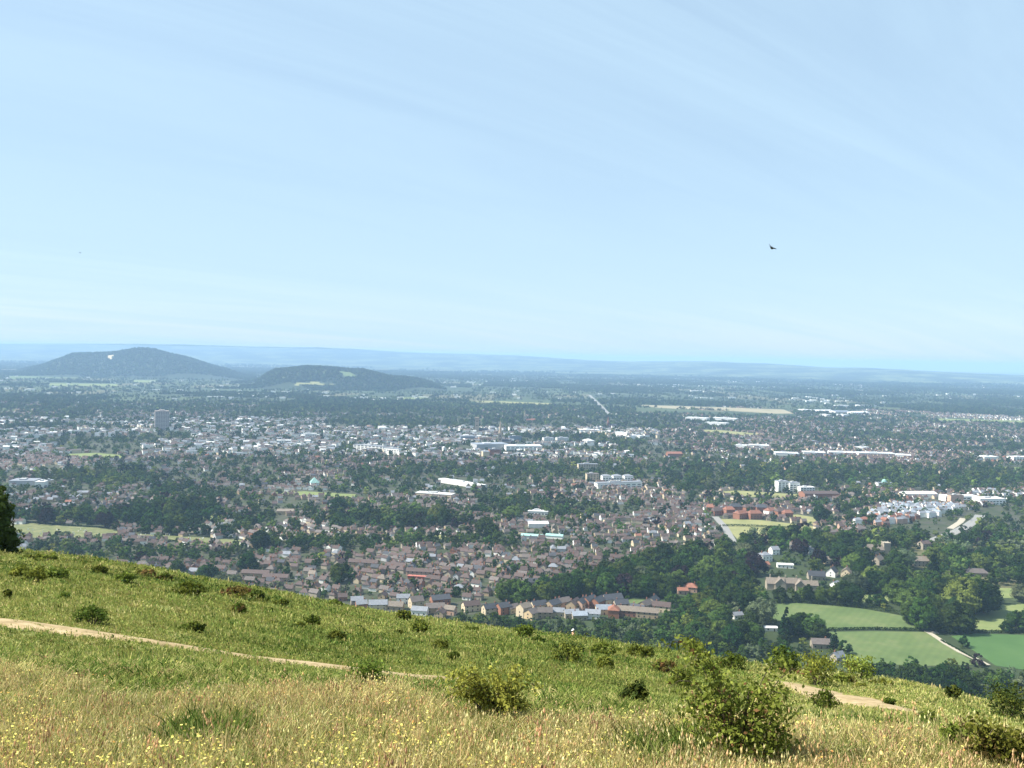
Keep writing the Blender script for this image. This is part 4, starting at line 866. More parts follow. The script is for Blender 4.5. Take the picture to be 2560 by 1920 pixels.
def row_labels(items, rowlen=12):
    """items: (key, area, u, dist, words) -> label per key: ordinal within a depth row of its area"""
    by = {}; out = {}
    for it in items: by.setdefault(it[1], []).append(it)
    for ar, L in by.items():
        L.sort(key=lambda t: t[3]); nrow = max(1, math.ceil(len(L) / rowlen))
        for r_ in range(nrow):
            row = sorted(L[r_ * rowlen:(r_ + 1) * rowlen], key=lambda t: t[2])
            for j, it in enumerate(row):
                pos = ORD[j] + ' from left' if j < len(row) - 1 or j == 0 else 'rightmost'
                out[it[0]] = f'{it[4]}, {pos}, ' + ('front row' if r_ == 0 else ORD[r_] + ' row') + f' of {ar}'
    return out
items = []
for i in NEAR_H:
    h = HOUSES[i]
    if h['kw'] != 'house': continue
    u, v = proj([[h['x'], h['y'], 0]])
    rn = {'brown': 'brown roofed', 'slate': 'slate roofed', 'dark': 'dark roofed', 'red': 'red roofed', 'greybrown': 'grey brown roofed', 'white': 'white roofed', 'tan': 'tan roofed', 'blue': 'blue grey roofed', 'teal': 'teal roofed'}[h['roof']]
    items.append((i, h['zone'] or area_of(u[0], v[0]), u[0], math.hypot(h['x'], h['y']), f"{rn} {h['wall']} house"))
HL = row_labels(items)
CHIM = MB().box(-.45, .45, -.35, .35, -1.6, 1.3).mesh('chimney', WM['brick'])
POT = MB().cone(0, 0, 1.302, 1.8, .16, .13, 6).mesh('chimney_pot', RM['red'])
WIN = MB().box(-.55, .55, -.05, .05, 0, 1.2).mesh('window', GLASS)
DOOR = MB().box(-.48, .48, -.05, .05, 0, 2.05).mesh('door', TIMBER)
meshcache = {}
for rank, i in enumerate(NEAR_H):
    h = HOUSES[i]; lab = h['kw'] if h['kw'] != 'house' else HL[i]
    key = (round(h['L'] * 2) / 2, round(h['W'] * 2) / 2, round(h['h'] * 2) / 2, round(h['r'] * 2) / 2, h['hip'], h['wall'], h['roof'])
    if key not in meshcache:
        w, rf = house_parts(*key[:5]); meshcache[key] = (w.mesh('wall', WM[h['wall']]), rf.mesh('roof', RM[h['roof']]))
    L, W, hh, r = key[:4]
    t = thing('house', (h['x'], h['y'], 0), lab, 'house', h['rot'], 'houses of the town in the valley')
    mobj('wall', meshcache[key][0], t); ro = mobj('roof', meshcache[key][1], t)
    if h['roof'] != 'white' and r > 1.5:
        for cx in ((-L * .32, L * .32) if i % 3 == 0 else (L * (.3 if i % 2 else -.3),)):
            c = mobj('chimney', CHIM, ro); c.location = (cx, .4, hh + r + .3)
    if rank < 90 and h['wall'] != 'x':
        nx = max(2, int(L / 4)); lev = [1.0, 3.6] if hh > 4.3 else [1.0]
        for sy in (-1, 1):
            c_ = math.cos(h['rot']) if sy < 0 else -math.cos(h['rot'])   # build the side that faces the hill
            if c_ < 0: continue
            for zl in lev:
                for q in range(nx):
                    if zl < 2 and q == nx // 2:
                        o = mobj('door', DOOR, t); o.location = ((q + .5) * L / nx - L / 2, sy * (W / 2 + .02), 0.02); continue
                    o = mobj('window', WIN, t); o.location = ((q + .5) * L / nx - L / 2, sy * (W / 2 + .02), zl)
        sx = -1 if math.sin(h['rot']) >= 0 else 1
        if h['hip'] == 0:
            for zl in lev: o = mobj('window', WIN, t); o.location = (sx * (L / 2 + .02), 0, zl); o.rotation_euler = (0, 0, math.pi / 2)
# the remaining roofs of the town: one mass
TINT, _nt, _b = nmat('town_fabric'); _a = _nt.nodes.new('ShaderNodeAttribute'); _a.attribute_name = 'tint'
_n = _nt.nodes.new('ShaderNodeTexNoise'); _n.inputs['Scale'].default_value = .35; _tc = _nt.nodes.new('ShaderNodeTexCoord'); _nt.links.new(_tc.outputs['Object'], _n.inputs['Vector'])
_m = _nt.nodes.new('ShaderNodeMapRange'); _m.inputs['To Min'].default_value = .72; _m.inputs['To Max'].default_value = 1.28; _nt.links.new(_n.outputs['Fac'], _m.inputs['Value'])
_v = _nt.nodes.new('ShaderNodeVectorMath'); _v.operation = 'SCALE'; _nt.links.new(_a.outputs['Color'], _v.inputs[0]); _nt.links.new(_m.outputs[0], _v.inputs['Scale']); _nt.links.new(_v.outputs[0], _b.inputs['Base Color'])
near_set = set(NEAR_H); V = []; F4 = []; F3 = []; C4 = []; C3 = []; k = 0
for i, h in enumerate(HOUSES):
    if i in near_set or not HV[i]: continue
    a, b = h['L'] / 2, h['W'] / 2; A, B = a + .3, b + .35; H_, r = h['h'], h['r']; inset = b * h['hip']; c, s = math.cos(h['rot']), math.sin(h['rot'])
    pts = [(-a, -b, -.5), (a, -b, -.5), (a, b, -.5), (-a, b, -.5), (-a, -b, H_), (a, -b, H_), (a, b, H_), (-a, b, H_), (-A, -B, H_ - .1), (A, -B, H_ - .1), (A, B, H_ - .1), (-A, B, H_ - .1), (-A + inset, 0, H_ + r), (A - inset, 0, H_ + r)]
    V += [(h['x'] + x * c - y * s, h['y'] + x * s + y * c, z) for x, y, z in pts]
    wc, rc = WALLC[h['wall']], ROOFC[h['roof']]; jit = random.uniform(.82, 1.15); rc = tuple(q * jit for q in rc)
    for f in ((0, 1, 5, 4), (1, 2, 6, 5), (2, 3, 7, 6), (3, 0, 4, 7)): F4.append([q + k for q in f]); C4.append(wc)
    for f in ((8, 9, 13, 12), (10, 11, 12, 13)): F4.append([q + k for q in f]); C4.append(rc)
    for f in ((9, 10, 13), (11, 8, 12)): F3.append([q + k for q in f]); C3.append(rc if h['hip'] else wc)
    k += 14
    if r > 1.5 and random.random() < .6:
        cx = a * random.choice((-.65, .65)); w_ = .5; z0, z1 = H_ + r - 1, H_ + r + 1.2
        V += [(h['x'] + x * c - y * s, h['y'] + x * s + y * c, z) for x, y, z in [(cx - w_, -w_, z0), (cx + w_, -w_, z0), (cx + w_, w_, z0), (cx - w_, w_, z0), (cx - w_, -w_, z1), (cx + w_, -w_, z1), (cx + w_, w_, z1), (cx - w_, w_, z1)]]
        for f in ((0, 1, 5, 4), (1, 2, 6, 5), (2, 3, 7, 6), (3, 0, 4, 7), (4, 5, 6, 7)): F4.append([q + k for q in f]); C4.append(WALLC['brick'])
        k += 8
me = mesh_np('distant_houses', V, [np.array(F4), np.array(F3)], [TINT])
at_ = me.attributes.new('tint', 'FLOAT_COLOR', 'FACE'); cc = np.array([(*c, 1) for c in C4 + C3], np.float32); at_.data.foreach_set('color', cc.ravel())
tag(mobj('distant_houses', me), 'thousands of brown roofed and white walled houses filling the town', 'houses', kind='stuff')
print('HOUSES', len(HOUSES), 'visible', int(HV.sum()), 'TREES', len(TREES))

# individual trees: the 300 that show largest
TP = np.array([(t_[0], t_[1], t_[2]) for t_ in TREES]); TV = visible_mask(TP, [t_[3] for t_ in TREES]); TD = np.hypot(TP[:, 0], TP[:, 1]); TH = np.array([t_[3] for t_ in TREES])
app = TH / TD; NSP = len(SP)
order = np.argsort(-(np.where(TV, app, 0) + np.where(np.arange(len(TREES)) < NSP, TV * .004, 0))); NEAR_T = [i for i in order if TV[i]][:300]
def tarea(u, v):
    if u > 2150 and v > 1680: return 'dark lower stand' if u < 2425 else 'lower right trees'
    if v < 1345: return ('cemetery wood' if u < 760 else 'mid town trees' if u < 1650 else 'sports field trees')
    if u < 620: return 'cemetery front belt' if v < 1412 else 'left estate gardens'
    if u < 1240: return 'estate gardens'
    if u < 1700: return 'dark estate wood' if v < 1510 else 'trees below estate'
    if u < 2060: return 'manor village trees' if v < 1500 else 'trees left of pasture'
    if v < 1450: return 'church village trees'
    return 'pasture parkland'
items = []
for i in NEAR_T:
    u, v = proj([TP[i]]); items.append((i, tarea(u[0], v[0]), u[0], TD[i], KINDS[TREES[i][4]]['words']))
TL = row_labels(items, 14)
for i in NEAR_T:
    x, y, z, h, kd = TREES[i]; K = KINDS[kd]; s = h / 14.0
    t = thing(K['name'], (x, y, z), TL[i], 'tree', random.uniform(0, 6.28), 'trees of the valley'); w = random.uniform(.88, 1.15)
    t.scale = (s * w, s * w * random.uniform(.92, 1.08), s)
    mobj('trunk', K['trunk'], t); mobj('crown', random.choice(K['hi']), t)

# ---- instanced masses
def protos(name, meshes):
    c = bpy.data.collections.new(name)
    for i, me in enumerate(meshes):
        o = bpy.data.objects.new('%s_%02d' % (name, i), me); c.objects.link(o)
    return c
def scatter(name, P, pid, rot, scl, coll, label, cat=None, extra=None):
    me = bpy.data.meshes.new(name); P = np.asarray(P, np.float32); n = len(P)
    me.vertices.add(n); me.vertices.foreach_set('co', P.ravel())
    a = me.attributes.new('pid', 'INT', 'POINT'); a.data.foreach_set('value', np.asarray(pid, np.int32))
    a = me.attributes.new('rot', 'FLOAT_VECTOR', 'POINT'); a.data.foreach_set('vector', np.asarray(rot, np.float32).ravel())
    a = me.attributes.new('scl', 'FLOAT_VECTOR', 'POINT'); a.data.foreach_set('vector', np.asarray(scl, np.float32).ravel())
    me.update(); o = mobj(name, me)
    ng = bpy.data.node_groups.new(name + '_scatter', 'GeometryNodeTree')
    ng.interface.new_socket('Geometry', in_out='INPUT', socket_type='NodeSocketGeometry'); ng.interface.new_socket('Geometry', in_out='OUTPUT', socket_type='NodeSocketGeometry')
    N, L = ng.nodes, ng.links; gi = N.new('NodeGroupInput'); go = N.new('NodeGroupOutput'); ip = N.new('GeometryNodeInstanceOnPoints'); ci = N.new('GeometryNodeCollectionInfo')
    ci.inputs['Collection'].default_value = coll; ci.inputs['Separate Children'].default_value = True; ci.inputs['Reset Children'].default_value = True
    def na(nm, ty):
        q = N.new('GeometryNodeInputNamedAttribute'); q.data_type = ty; q.inputs['Name'].default_value = nm; return q.outputs['Attribute']
    L.new(gi.outputs[0], ip.inputs['Points']); L.new(ci.outputs[0], ip.inputs['Instance']); ip.inputs['Pick Instance'].default_value = True
    L.new(na('pid', 'INT'), ip.inputs['Instance Index']); L.new(na('rot', 'FLOAT_VECTOR'), ip.inputs['Rotation']); L.new(na('scl', 'FLOAT_VECTOR'), ip.inputs['Scale'])
    L.new(ip.outputs[0], go.inputs[0]); m = o.modifiers.new('scatter', 'NODES'); m.node_group = ng
    return tag(o, label, cat, kind='stuff')
lo = []; lo_idx = {}
for kd in KEYS:
    lo_idx[kd] = list(range(len(lo), len(lo) + len(KINDS[kd]['lo']))); lo += KINDS[kd]['lo']
CTREE = protos('far_tree', lo)
def scatter_trees(name, L, label):
    n = len(L); P = [(a[0], a[1], a[2] - .3) for a in L]; pid = [random.choice(lo_idx[a[4]]) for a in L]
    rot = np.zeros((n, 3)); rot[:, 2] = rng.random(n) * 6.28; s = np.array([a[3] for a in L]) / 14.0
    scl = np.stack([s * rng.uniform(.85, 1.2, n), s * rng.uniform(.85, 1.2, n), s], 1)
    scatter(name, P, pid, rot, scl, CTREE, label, 'trees')
nt_set = set(NEAR_T)
scatter_trees('town_trees', [t_ for i, t_ in enumerate(TREES) if i not in nt_set and TV[i]], 'green trees scattered between the roofs of the town')
# hedgerow trees over the plain beyond the town
FT = []
for gi_ in range(-60, 61):
    for gj in range(14, 75):
        if gj * 150 < 2600: continue
        sc_ = 150
        x0, y0 = gi_ * sc_ * 1.25, gj * sc_
        if abs(x0) > y0 * .64 + 200: continue
        an = (vnoise(x0, y0, 900, 61) - .5) * 1.4
        for (dx, dy) in ((1, 0), (0, 1)):
            if random.random() < .16: continue
            L_ = sc_ * (1.25 if dx else 1); step = 11 if y0 < 6000 else 17; nn_ = int(L_ / step); big = random.random()
            for q in range(nn_):
                if random.random() < .22: continue
                a, b = dx * q * step + random.gauss(0, 3), dy * q * step + random.gauss(0, 3)
                x = x0 + a * math.cos(an) - b * math.sin(an); y = y0 + a * math.sin(an) + b * math.cos(an)
                hh = random.uniform(4, 8) if random.random() < .45 else random.uniform(8, 15)
                FT.append((x, y, 0, hh * (1.25 if y0 > 6000 else 1), pick([('dark', 5), ('mid', 4), ('light', 1), ('tall', 2)])))
        if vnoise(x0, y0, 700, 63) > .62 or random.random() < .07:
            for _ in range(70): FT.append((x0 + random.uniform(0, 170), y0 + random.uniform(0, 140), 0, random.uniform(10, 17), pick([('dark', 5), ('mid', 4), ('tall', 2)])))
A = np.array([(f[0], f[1], 0) for f in FT]); u, v = proj(A); town_edge = 1000 + 26 * vnoise(A[:, 0], A[:, 1], 500, 44) + np.where(u > 1650, 14, 0) - np.where(u < 500, 12, 0)
ex = excluded(u, v) | (v > town_edge + 14) | (u < -60) | (u > 2620)
for (X, Y, Z, tt, dd) in HILLS:
    ex |= (A[:, 1] > dd[0] + 60) & (A[:, 1] < dd[-1]) & (A[:, 0] / A[:, 1] > tt[0]) & (A[:, 0] / A[:, 1] < tt[-1])
keep = ~ex
def rd_ok(x, y): return road_clear(x, y, 6)
FT = [f for f, k_ in zip(FT, keep) if k_]
FT = [f for f in FT if not (300 < f[0] < 1000 and f[1] < 6000) or rd_ok(f[0], f[1])]
scatter_trees('plain_trees', FT, 'hedgerow trees and copses across the hazy plain')
# woods on the two hills and far plain
WT = []
for k_, n_, thr in ((0, 15000, .12), (1, 7500, .27)):
    P = hill_pts(k_, n_, thr, 71 + k_); u, v = proj(P); ex = excluded(u, v)
    WT += [(p[0], p[1], p[2] - 1, random.uniform(10, 18), pick([('dark', 5), ('mid', 4), ('tall', 1)])) for p, e in zip(P, ex) if not e]
scatter_trees('hill_woods', WT, 'dense woods covering the two hazy hills on the plain')
DT = []
for _ in range(9000):
    d = math.sqrt(random.uniform(9500 ** 2, 14500 ** 2)); th = random.uniform(-.62, .62); x, y = d * math.sin(th), d * math.cos(th)
    if vnoise(x, y, 900, 81) * .6 + vnoise(x, y, 250, 82) * .4 < .44: continue
    DT.append((x, y, 0 if y < 12600 else max(0.0, 0), random.uniform(16, 30), pick([('dark', 5), ('mid', 4)])))
scatter_trees('far_plain_woods', DT, 'bluish far woods on the plain below the long ridge')
print('FT', len(FT), 'WT', len(WT), 'DT', len(DT), 'NEAR', len(NEAR_T), len(NEAR_H))
# pale far sheds and villages out on the plain
WV = MB()
for _ in range(420):
    if random.random() < .6: cu, cv = random.choice([(1230, 955), (1560, 965), (1850, 950), (2160, 958), (60, 915), (700, 990), (1650, 975), (2050, 1000), (960, 1000), (1100, 965)]); u = random.gauss(cu, 60); v = random.gauss(cv, 5)
    else: u, v = random.uniform(0, 2560), random.uniform(940, 1000)
    if v < 935: continue
    p = at(u, v); L, W, h = random.uniform(8, 40), random.uniform(8, 24), random.uniform(4, 9)
    WV.box(p[0] - L / 2, p[0] + L / 2, p[1] - W / 2, p[1] + W / 2, -.3, h)
tag(WV.obj('far_villages', WM['white']), 'tiny pale farm sheds and village houses far out on the plain', 'buildings', kind='stuff')
# straight hedges
def hedge(px, label, h=2.2, w=2.0):
    P = [np.array(at(u, v)) for u, v in px]; V_ = []; nrm = []
    r = np.random.default_rng(len(px) * 31 + int(px[0][0])); Q = []
    for a, b in zip(P[:-1], P[1:]):
        d = b - a; L = np.linalg.norm(d); n = int(L * 14); k_ = r.random(n)[:, None]; nn_ = np.array([-d[1], d[0], 0]) / L
        th = r.random(n) * math.pi; Q.append(a + d * k_ + nn_ * (np.cos(th) * w / 2)[:, None] + np.array([0, 0, 1]) * (np.sin(th) * h * (.8 + .35 * r.random(n)))[:, None])
    Q = np.concatenate(Q); m = len(Q); a = r.normal(size=(m, 3)); a /= np.linalg.norm(a, axis=1, keepdims=True); b = np.cross(a, r.normal(size=(m, 3))); b /= np.linalg.norm(b, axis=1, keepdims=True)
    c0 = Q[0].copy(); Q = Q - c0; s = .45
    W_ = np.stack([Q - a * s, Q - b * s, Q + a * s, Q + b * s], 1).reshape(-1, 3)
    t = thing('hedge', c0, label, 'hedge'); mobj('foliage', mesh_np('foliage', W_, np.arange(m * 4).reshape(m, 4), [LM['dark']]), t)
    st = MB()
    for k_ in range(0, m, max(1, m // 25)): st.tube([(Q[k_][0], Q[k_][1], -c0[2] - .2), (Q[k_][0] + .1, Q[k_][1], -c0[2] + h * .7)], [.09, .04], 5)
    st.obj('stem', TRUNK, t)
hedge([(2062, 1576), (2180, 1574), (2316, 1577)], 'straight dark hedge dividing the two pastures', 2.0, 2.0)
hedge([(1806, 1316), (1860, 1316), (1950, 1320), (2042, 1328)], 'straight dark hedge across the sports field', 2.6, 2.4)
hedge([(2328, 1576), (2400, 1580), (2480, 1582), (2570, 1582)], 'hedge along the top of the bright green crop', 2.2, 2.5)
hedge([(60, 1305), (160, 1314), (260, 1320)], 'low hedge at the back of the cemetery lawn', 1.6, 1.6)
hedge([(330, 1344), (470, 1357), (600, 1368)], 'hedge along the front of the cemetery lawn', 1.6, 1.8)
hedge([(1868, 1520), (1930, 1509), (1990, 1506), (2080, 1513), (2160, 1521), (2250, 1537)], 'thick hedge along the top of the upper pasture', 3.5, 4)
hedge([(2352, 1602), (2400, 1628), (2440, 1650), (2468, 1668)], 'low hedge along the lower side of the track', 1.2, 1.2)
# gravestones on the cemetery lawn
STONE = WM['white']
GS = MB().box(-.5, .5, -.12, .12, -.2, 1.1).add([(-.5, -.12, 1.1), (.5, -.12, 1.1), (.5, .12, 1.1), (-.5, .12, 1.1), (-.25, -.12, 1.5), (.25, -.12, 1.5), (.25, .12, 1.5), (-.25, .12, 1.5)], [(0, 1, 5, 4), (1, 2, 6, 5), (2, 3, 7, 6), (3, 0, 4, 7), (4, 5, 6, 7)]).mesh('gravestone', STONE)
for k_ in range(40):
    u, v = random.uniform(60, 560), 0; v = np.interp(u, [60, 260, 560], [1330, 1332, 1352]) + random.uniform(-8, 6); p = at(u, v)
    o = mobj('gravestone', GS); o.location = (p[0], p[1], .25); o.rotation_euler = (0, 0, random.uniform(-.4, .4)); tag(o, 'small pale gravestone standing on the cemetery lawn', 'gravestone', 'gravestones on the cemetery lawn')

# ------------------------------------------------------------------ paths over the hillside
PATHM = ramp_mat('trodden_earth', [(.3, (.19, .14, .07)), (.45, (.28, .205, .105)), (.55, (.34, .255, .14)), (.72, (.42, .32, .19))], 3.5, 10)
PATHS = []
def hill_path(name, px, w):
    P = np.array([hill_at(u, v)[:2] for u, v in px]); seg = np.r_[0, np.cumsum(np.hypot(*np.diff(P, axis=0).T))]
    s = np.arange(0, seg[-1], .3); C = np.stack([np.interp(s, seg, P[:, 0]), np.interp(s, seg, P[:, 1])], 1)
    kk = np.ones(9) / 9; C = np.stack([np.convolve(np.pad(C[:, i], 4, mode='edge'), kk, 'valid') for i in (0, 1)], 1)
    d = np.gradient(C, axis=0); d /= np.linalg.norm(d, axis=1, keepdims=True); nn_ = np.stack([-d[:, 1], d[:, 0]], 1)
    ww = w * (.75 + .55 * vnoise(s, s * 0, 1.6, 91)); off = np.linspace(-.5, .5, 7)
    XY = C[:, None] + nn_[:, None] * (ww[:, None] * off)[:, :, None]; Zp = hill(XY[..., 0], XY[..., 1]) + .05 * (1 - (2 * np.abs(off)) ** 4) - .0 
    n, m = Zp.shape; idx = np.arange(n * m).reshape(n, m); F = np.stack([idx[:-1, :-1], idx[1:, :-1], idx[1:, 1:], idx[:-1, 1:]], -1).reshape(-1, 4)
    tag(mobj(name, mesh_np(name, np.concatenate([XY, Zp[..., None]], 2), F, [PATHM], smooth=True)), kind='structure'); PATHS.append((C, w))
hill_path('footpath', [(-60, 1549), (0, 1556), (100, 1568), (250, 1590), (400, 1612), (600, 1641), (800, 1668), (930, 1682), (1060, 1694), (1190, 1708), (1300, 1722), (1420, 1734), (1545, 1742)], .78)
hill_path('footpath', [(1955, 1706), (2000, 1716), (2045, 1728), (2090, 1742), (2150, 1757), (2220, 1772), (2335, 1798)], 2.3)
hill_path('footpath', [(1980, 1728), (2030, 1736), (2100, 1750)], 1.3)
def path_dist(x, y):
    d = np.full(len(x), 99.0)
    for C, w in PATHS:
        for q in range(0, len(C), 2): d = np.minimum(d, np.hypot(x - C[q, 0], y - C[q, 1]) - w / 2)
    return d

# ------------------------------------------------------------------ grass and flowers
def gmat(name, col): return leafmat(name, col, trans=.35, objrand=.3, huevar=.08)
GM = {'straw': gmat('straw_blade', (.58, .50, .215)), 'green': gmat('green_blade', (.20, .235, .058)), 'olive': gmat('olive_blade', (.29, .29, .085)), 'pink': gmat('seed_head', (.56, .39, .20)),
      'yellow': gmat('yellow_petal', (.72, .60, .17)), 'deep': gmat('deep_green_blade', (.06, .105, .018)), 'orange': gmat('orange_petal', (.62, .33, .10)), 'cream': gmat('cream_head', (.66, .58, .30))}
GK = list(GM)
def tuft(name, n, rad, h0, h1, wid, mix, heads=0, headmat='pink', hs=.012, flop=.35, seed=0, flower=None, nfl=0):
    r = np.random.default_rng(seed); V = []; F = []; mi = []
    names = [m[0] for m in mix]; pr = np.array([m[1] for m in mix], float); pr /= pr.sum()
    for k_ in range(n):
        a = r.random() * 6.283; q = rad * math.sqrt(r.random()); b = np.array([math.cos(a) * q, math.sin(a) * q, -.02]); h = r.uniform(h0, h1)
        la = r.random() * 6.283; fl = flop * h * r.uniform(.2, 1.0); d = np.array([math.cos(la), math.sin(la), 0]); wa = r.random() * 3.14; w = np.array([math.cos(wa), math.sin(wa), 0]) * wid * r.uniform(.6, 1.3)
        m1 = b + d * fl * .3 + [0, 0, h * .6]; tip = b + d * fl + [0, 0, h]; s = len(V)
        V += [b - w, b + w, m1 + w * .8, m1 - w * .8, tip]; F += [(s, s + 1, s + 2, s + 3), (s + 3, s + 2, s + 4)]; c = GK.index(names[r.choice(len(names), p=pr)]); mi += [c, c]
        hm = None
        if k_ < heads: hm, sz = headmat, hs
        elif flower and k_ < heads + nfl: hm, sz = flower, .0095
        if hm:
            s = len(V); x = np.array([1, 0, 0]); y = np.array([0, 1, 0])
            if hm == flower:
                nf = r.normal(size=3) + np.array([0, -.5, 1.0]); nf /= np.linalg.norm(nf); x = np.cross(nf, [1, 0, .1]); x /= np.linalg.norm(x); y = np.cross(nf, x)
                V += [tip + (x * math.cos(t_) + y * math.sin(t_)) * sz for t_ in np.linspace(0, 6.283, 6)[:-1]]; F.append(tuple(range(s, s + 5))); mi.append(GK.index(hm))
            else:
                V += [tip - [0, 0, sz * 2], tip + x * sz * .6, tip + y * sz * .6, tip - x * sz * .6, tip - y * sz * .6, tip + [0, 0, sz * 3]]
                for a_, b_ in ((1, 2), (2, 3), (3, 4), (4, 1)): F += [(s, s + b_, s + a_), (s + a_, s + b_, s + 5)]; mi += [GK.index(hm)] * 2
    return mesh_np(name, V, F, [GM[g] for g in GK], mi)
DRYMIX = [('straw', 6), ('olive', 3), ('green', 1.4), ('pink', 1.2), ('cream', 1)]
GREENMIX = [('green', 6), ('olive', 4.4), ('deep', .8), ('straw', .6)]
CN = protos('meadow_tuft', [tuft('t', 46, .13, .10, .30, .0035, DRYMIX, 5, 'pink', .008, .45, 1), tuft('t', 46, .13, .10, .28, .0035, DRYMIX, 3, 'cream', .008, .5, 2), tuft('t', 50, .14, .08, .22, .004, GREENMIX, 1, 'pink', .008, .5, 3),
                            tuft('t', 46, .13, .08, .24, .0035, DRYMIX, 0, 'pink', .01, .5, 4, 'yellow', 7), tuft('t', 46, .13, .10, .27, .0035, DRYMIX, 3, 'pink', .01, .5, 5, 'orange', 4), tuft('t', 60, .16, .15, .36, .006, [('deep', 4), ('green', 5), ('olive', 1)], 0, 'pink', .01, .55, 6),
                            tuft('t', 12, .10, .25, .42, .0025, [('straw', 3), ('cream', 2), ('pink', 1)], 8, 'cream', .010, .3, 7), tuft('t', 9, .07, .3, .5, .003, [('pink', 3), ('olive', 2)], 8, 'pink', .013, .15, 8)])
def crest_y(x): return np.interp(x, [-7, -4.6, 0, 3.2, 6], [7.6, 7.1, 6.3, 5.6, 5.3])
n = 30000; y = rng.uniform(3.4, 11.0, n * 2); x = rng.uniform(-.78, .78, n * 2) * np.maximum(y, 4.5)
keep = rng.random(len(y)) < np.clip(1.25 - (y - 4) * .085, .3, 1); x, y = x[keep][:n], y[keep][:n]; n = len(x)
cn = vnoise(x, y, 1.1, 101); pat = vnoise(x, y, .8, 102); past = (y - crest_y(x)) + (vnoise(x, y, .9, 107) - .5) * 1.2
pid = rng.choice([0, 1, 2, 3, 4, 6, 7], n, p=[.36, .22, .24, .04, .05, .06, .03])
left = np.clip(.5 - x * .09, .05, 1)
pid = np.where((vnoise(x, y, .45, 103) > .56) & (rng.random(n) < .80 * left * np.clip((6.6 - y) / 1.6, .08, 1)), 3, pid)
pid = np.where((cn > .64) & (rng.random(n) < .55), 2, pid); pid = np.where((past > 0.1) & (rng.random(n) < .86), rng.choice([2, 5], n, p=[.88, .12]), pid)
for (pu, pv, pr) in ((1330, 1790, .0), (520, 1850, .27), (1700, 1890, .35)):
    if pr: q = hill_at(pu, pv); pid = np.where((np.hypot(x - q[0], y - q[1]) < pr) & (rng.random(n) < .5), 5, pid)
s = rng.uniform(.5, .8, n); hz2 = s * np.where(past > 0, .42, .8) * np.clip(1.15 - (y - 4) * .12, .45, 1.1); rot = np.stack([rng.normal(0, .12, n), rng.normal(0, .12, n), rng.random(n) * 6.28], 1)
scatter('meadow_grass', np.stack([x, y, hill(x, y) - .01], 1), pid, rot, np.stack([s * 1.15, s * 1.15, hz2], 1), CN, 'dry flowering meadow grass with yellow flowers in the foreground', 'grass')
SL = protos('slope_tuft', [tuft('t', 60, .30, .04, .10, .012, GREENMIX, 0, seed=11, flop=.7), tuft('t', 60, .30, .04, .10, .012, [('olive', 5), ('green', 4), ('straw', 1.2)], 0, seed=12, flop=.7), tuft('t', 60, .30, .05, .11, .012, [('deep', 4), ('green', 5)], 0, seed=13, flop=.7),
                           tuft('t', 50, .30, .05, .13, .011, [('straw', 2.5), ('olive', 5), ('green', 2)], 1, 'cream', .010, .6, 14), tuft('t', 50, .3, .04, .10, .012, GREENMIX, 0, seed=15, flop=.7, flower='cream', nfl=2), tuft('t', 24, .12, .12, .30, .006, [('green', 3), ('olive', 3), ('straw', 1)], 2, 'pink', .012, .3, 16)])
n = 64000; y = np.exp(rng.uniform(math.log(8.5), math.log(115), n)); x = rng.uniform(-.74, .74, n) * y
pd = path_dist(x, y); past = y - crest_y(x)
keep = (past > .5) & (pd > rng.uniform(-.26, .12, n)); x, y, pd = x[keep], y[keep], pd[keep]; n = len(x)
zn = vnoise(x, y, 5, 111) * .6 + vnoise(x, y, 1.6, 112) * .4
pid = rng.choice([0, 1, 2, 3, 4, 5], n, p=[.42, .36, .12, .05, .01, .04]); pid = np.where((zn > .60) & (rng.random(n) < .6), 2, pid); pid = np.where((zn < .40) & (rng.random(n) < .6), rng.choice([1, 3], n, p=[.8, .2]), pid)
rt = x / y; pid = np.where((rt > .28) & (y > 12) & (rng.random(n) < .45), 3, pid)
wide = np.clip(y / 22, .7, 2.4); s = rng.uniform(.7, 1.3, n) * wide
hs_ = rng.uniform(.6, 1.4, n) * np.where(pd < 2.5, .55, 1.0) * np.clip(y / 30, .9, 1.9) * np.where(pid == 5, 1.0, 1.0); hs_ = np.where((pid == 5) & (pd < 3), .5, hs_)
rot = np.stack([rng.normal(0, .10, n), rng.normal(0, .10, n), rng.random(n) * 6.28], 1)
scatter('hillside_grass', np.stack([x, y, hill(x, y) - .02], 1), pid, rot, np.stack([s, s, hs_], 1), SL, 'short green grass covering the slope behind the dry meadow', 'grass')

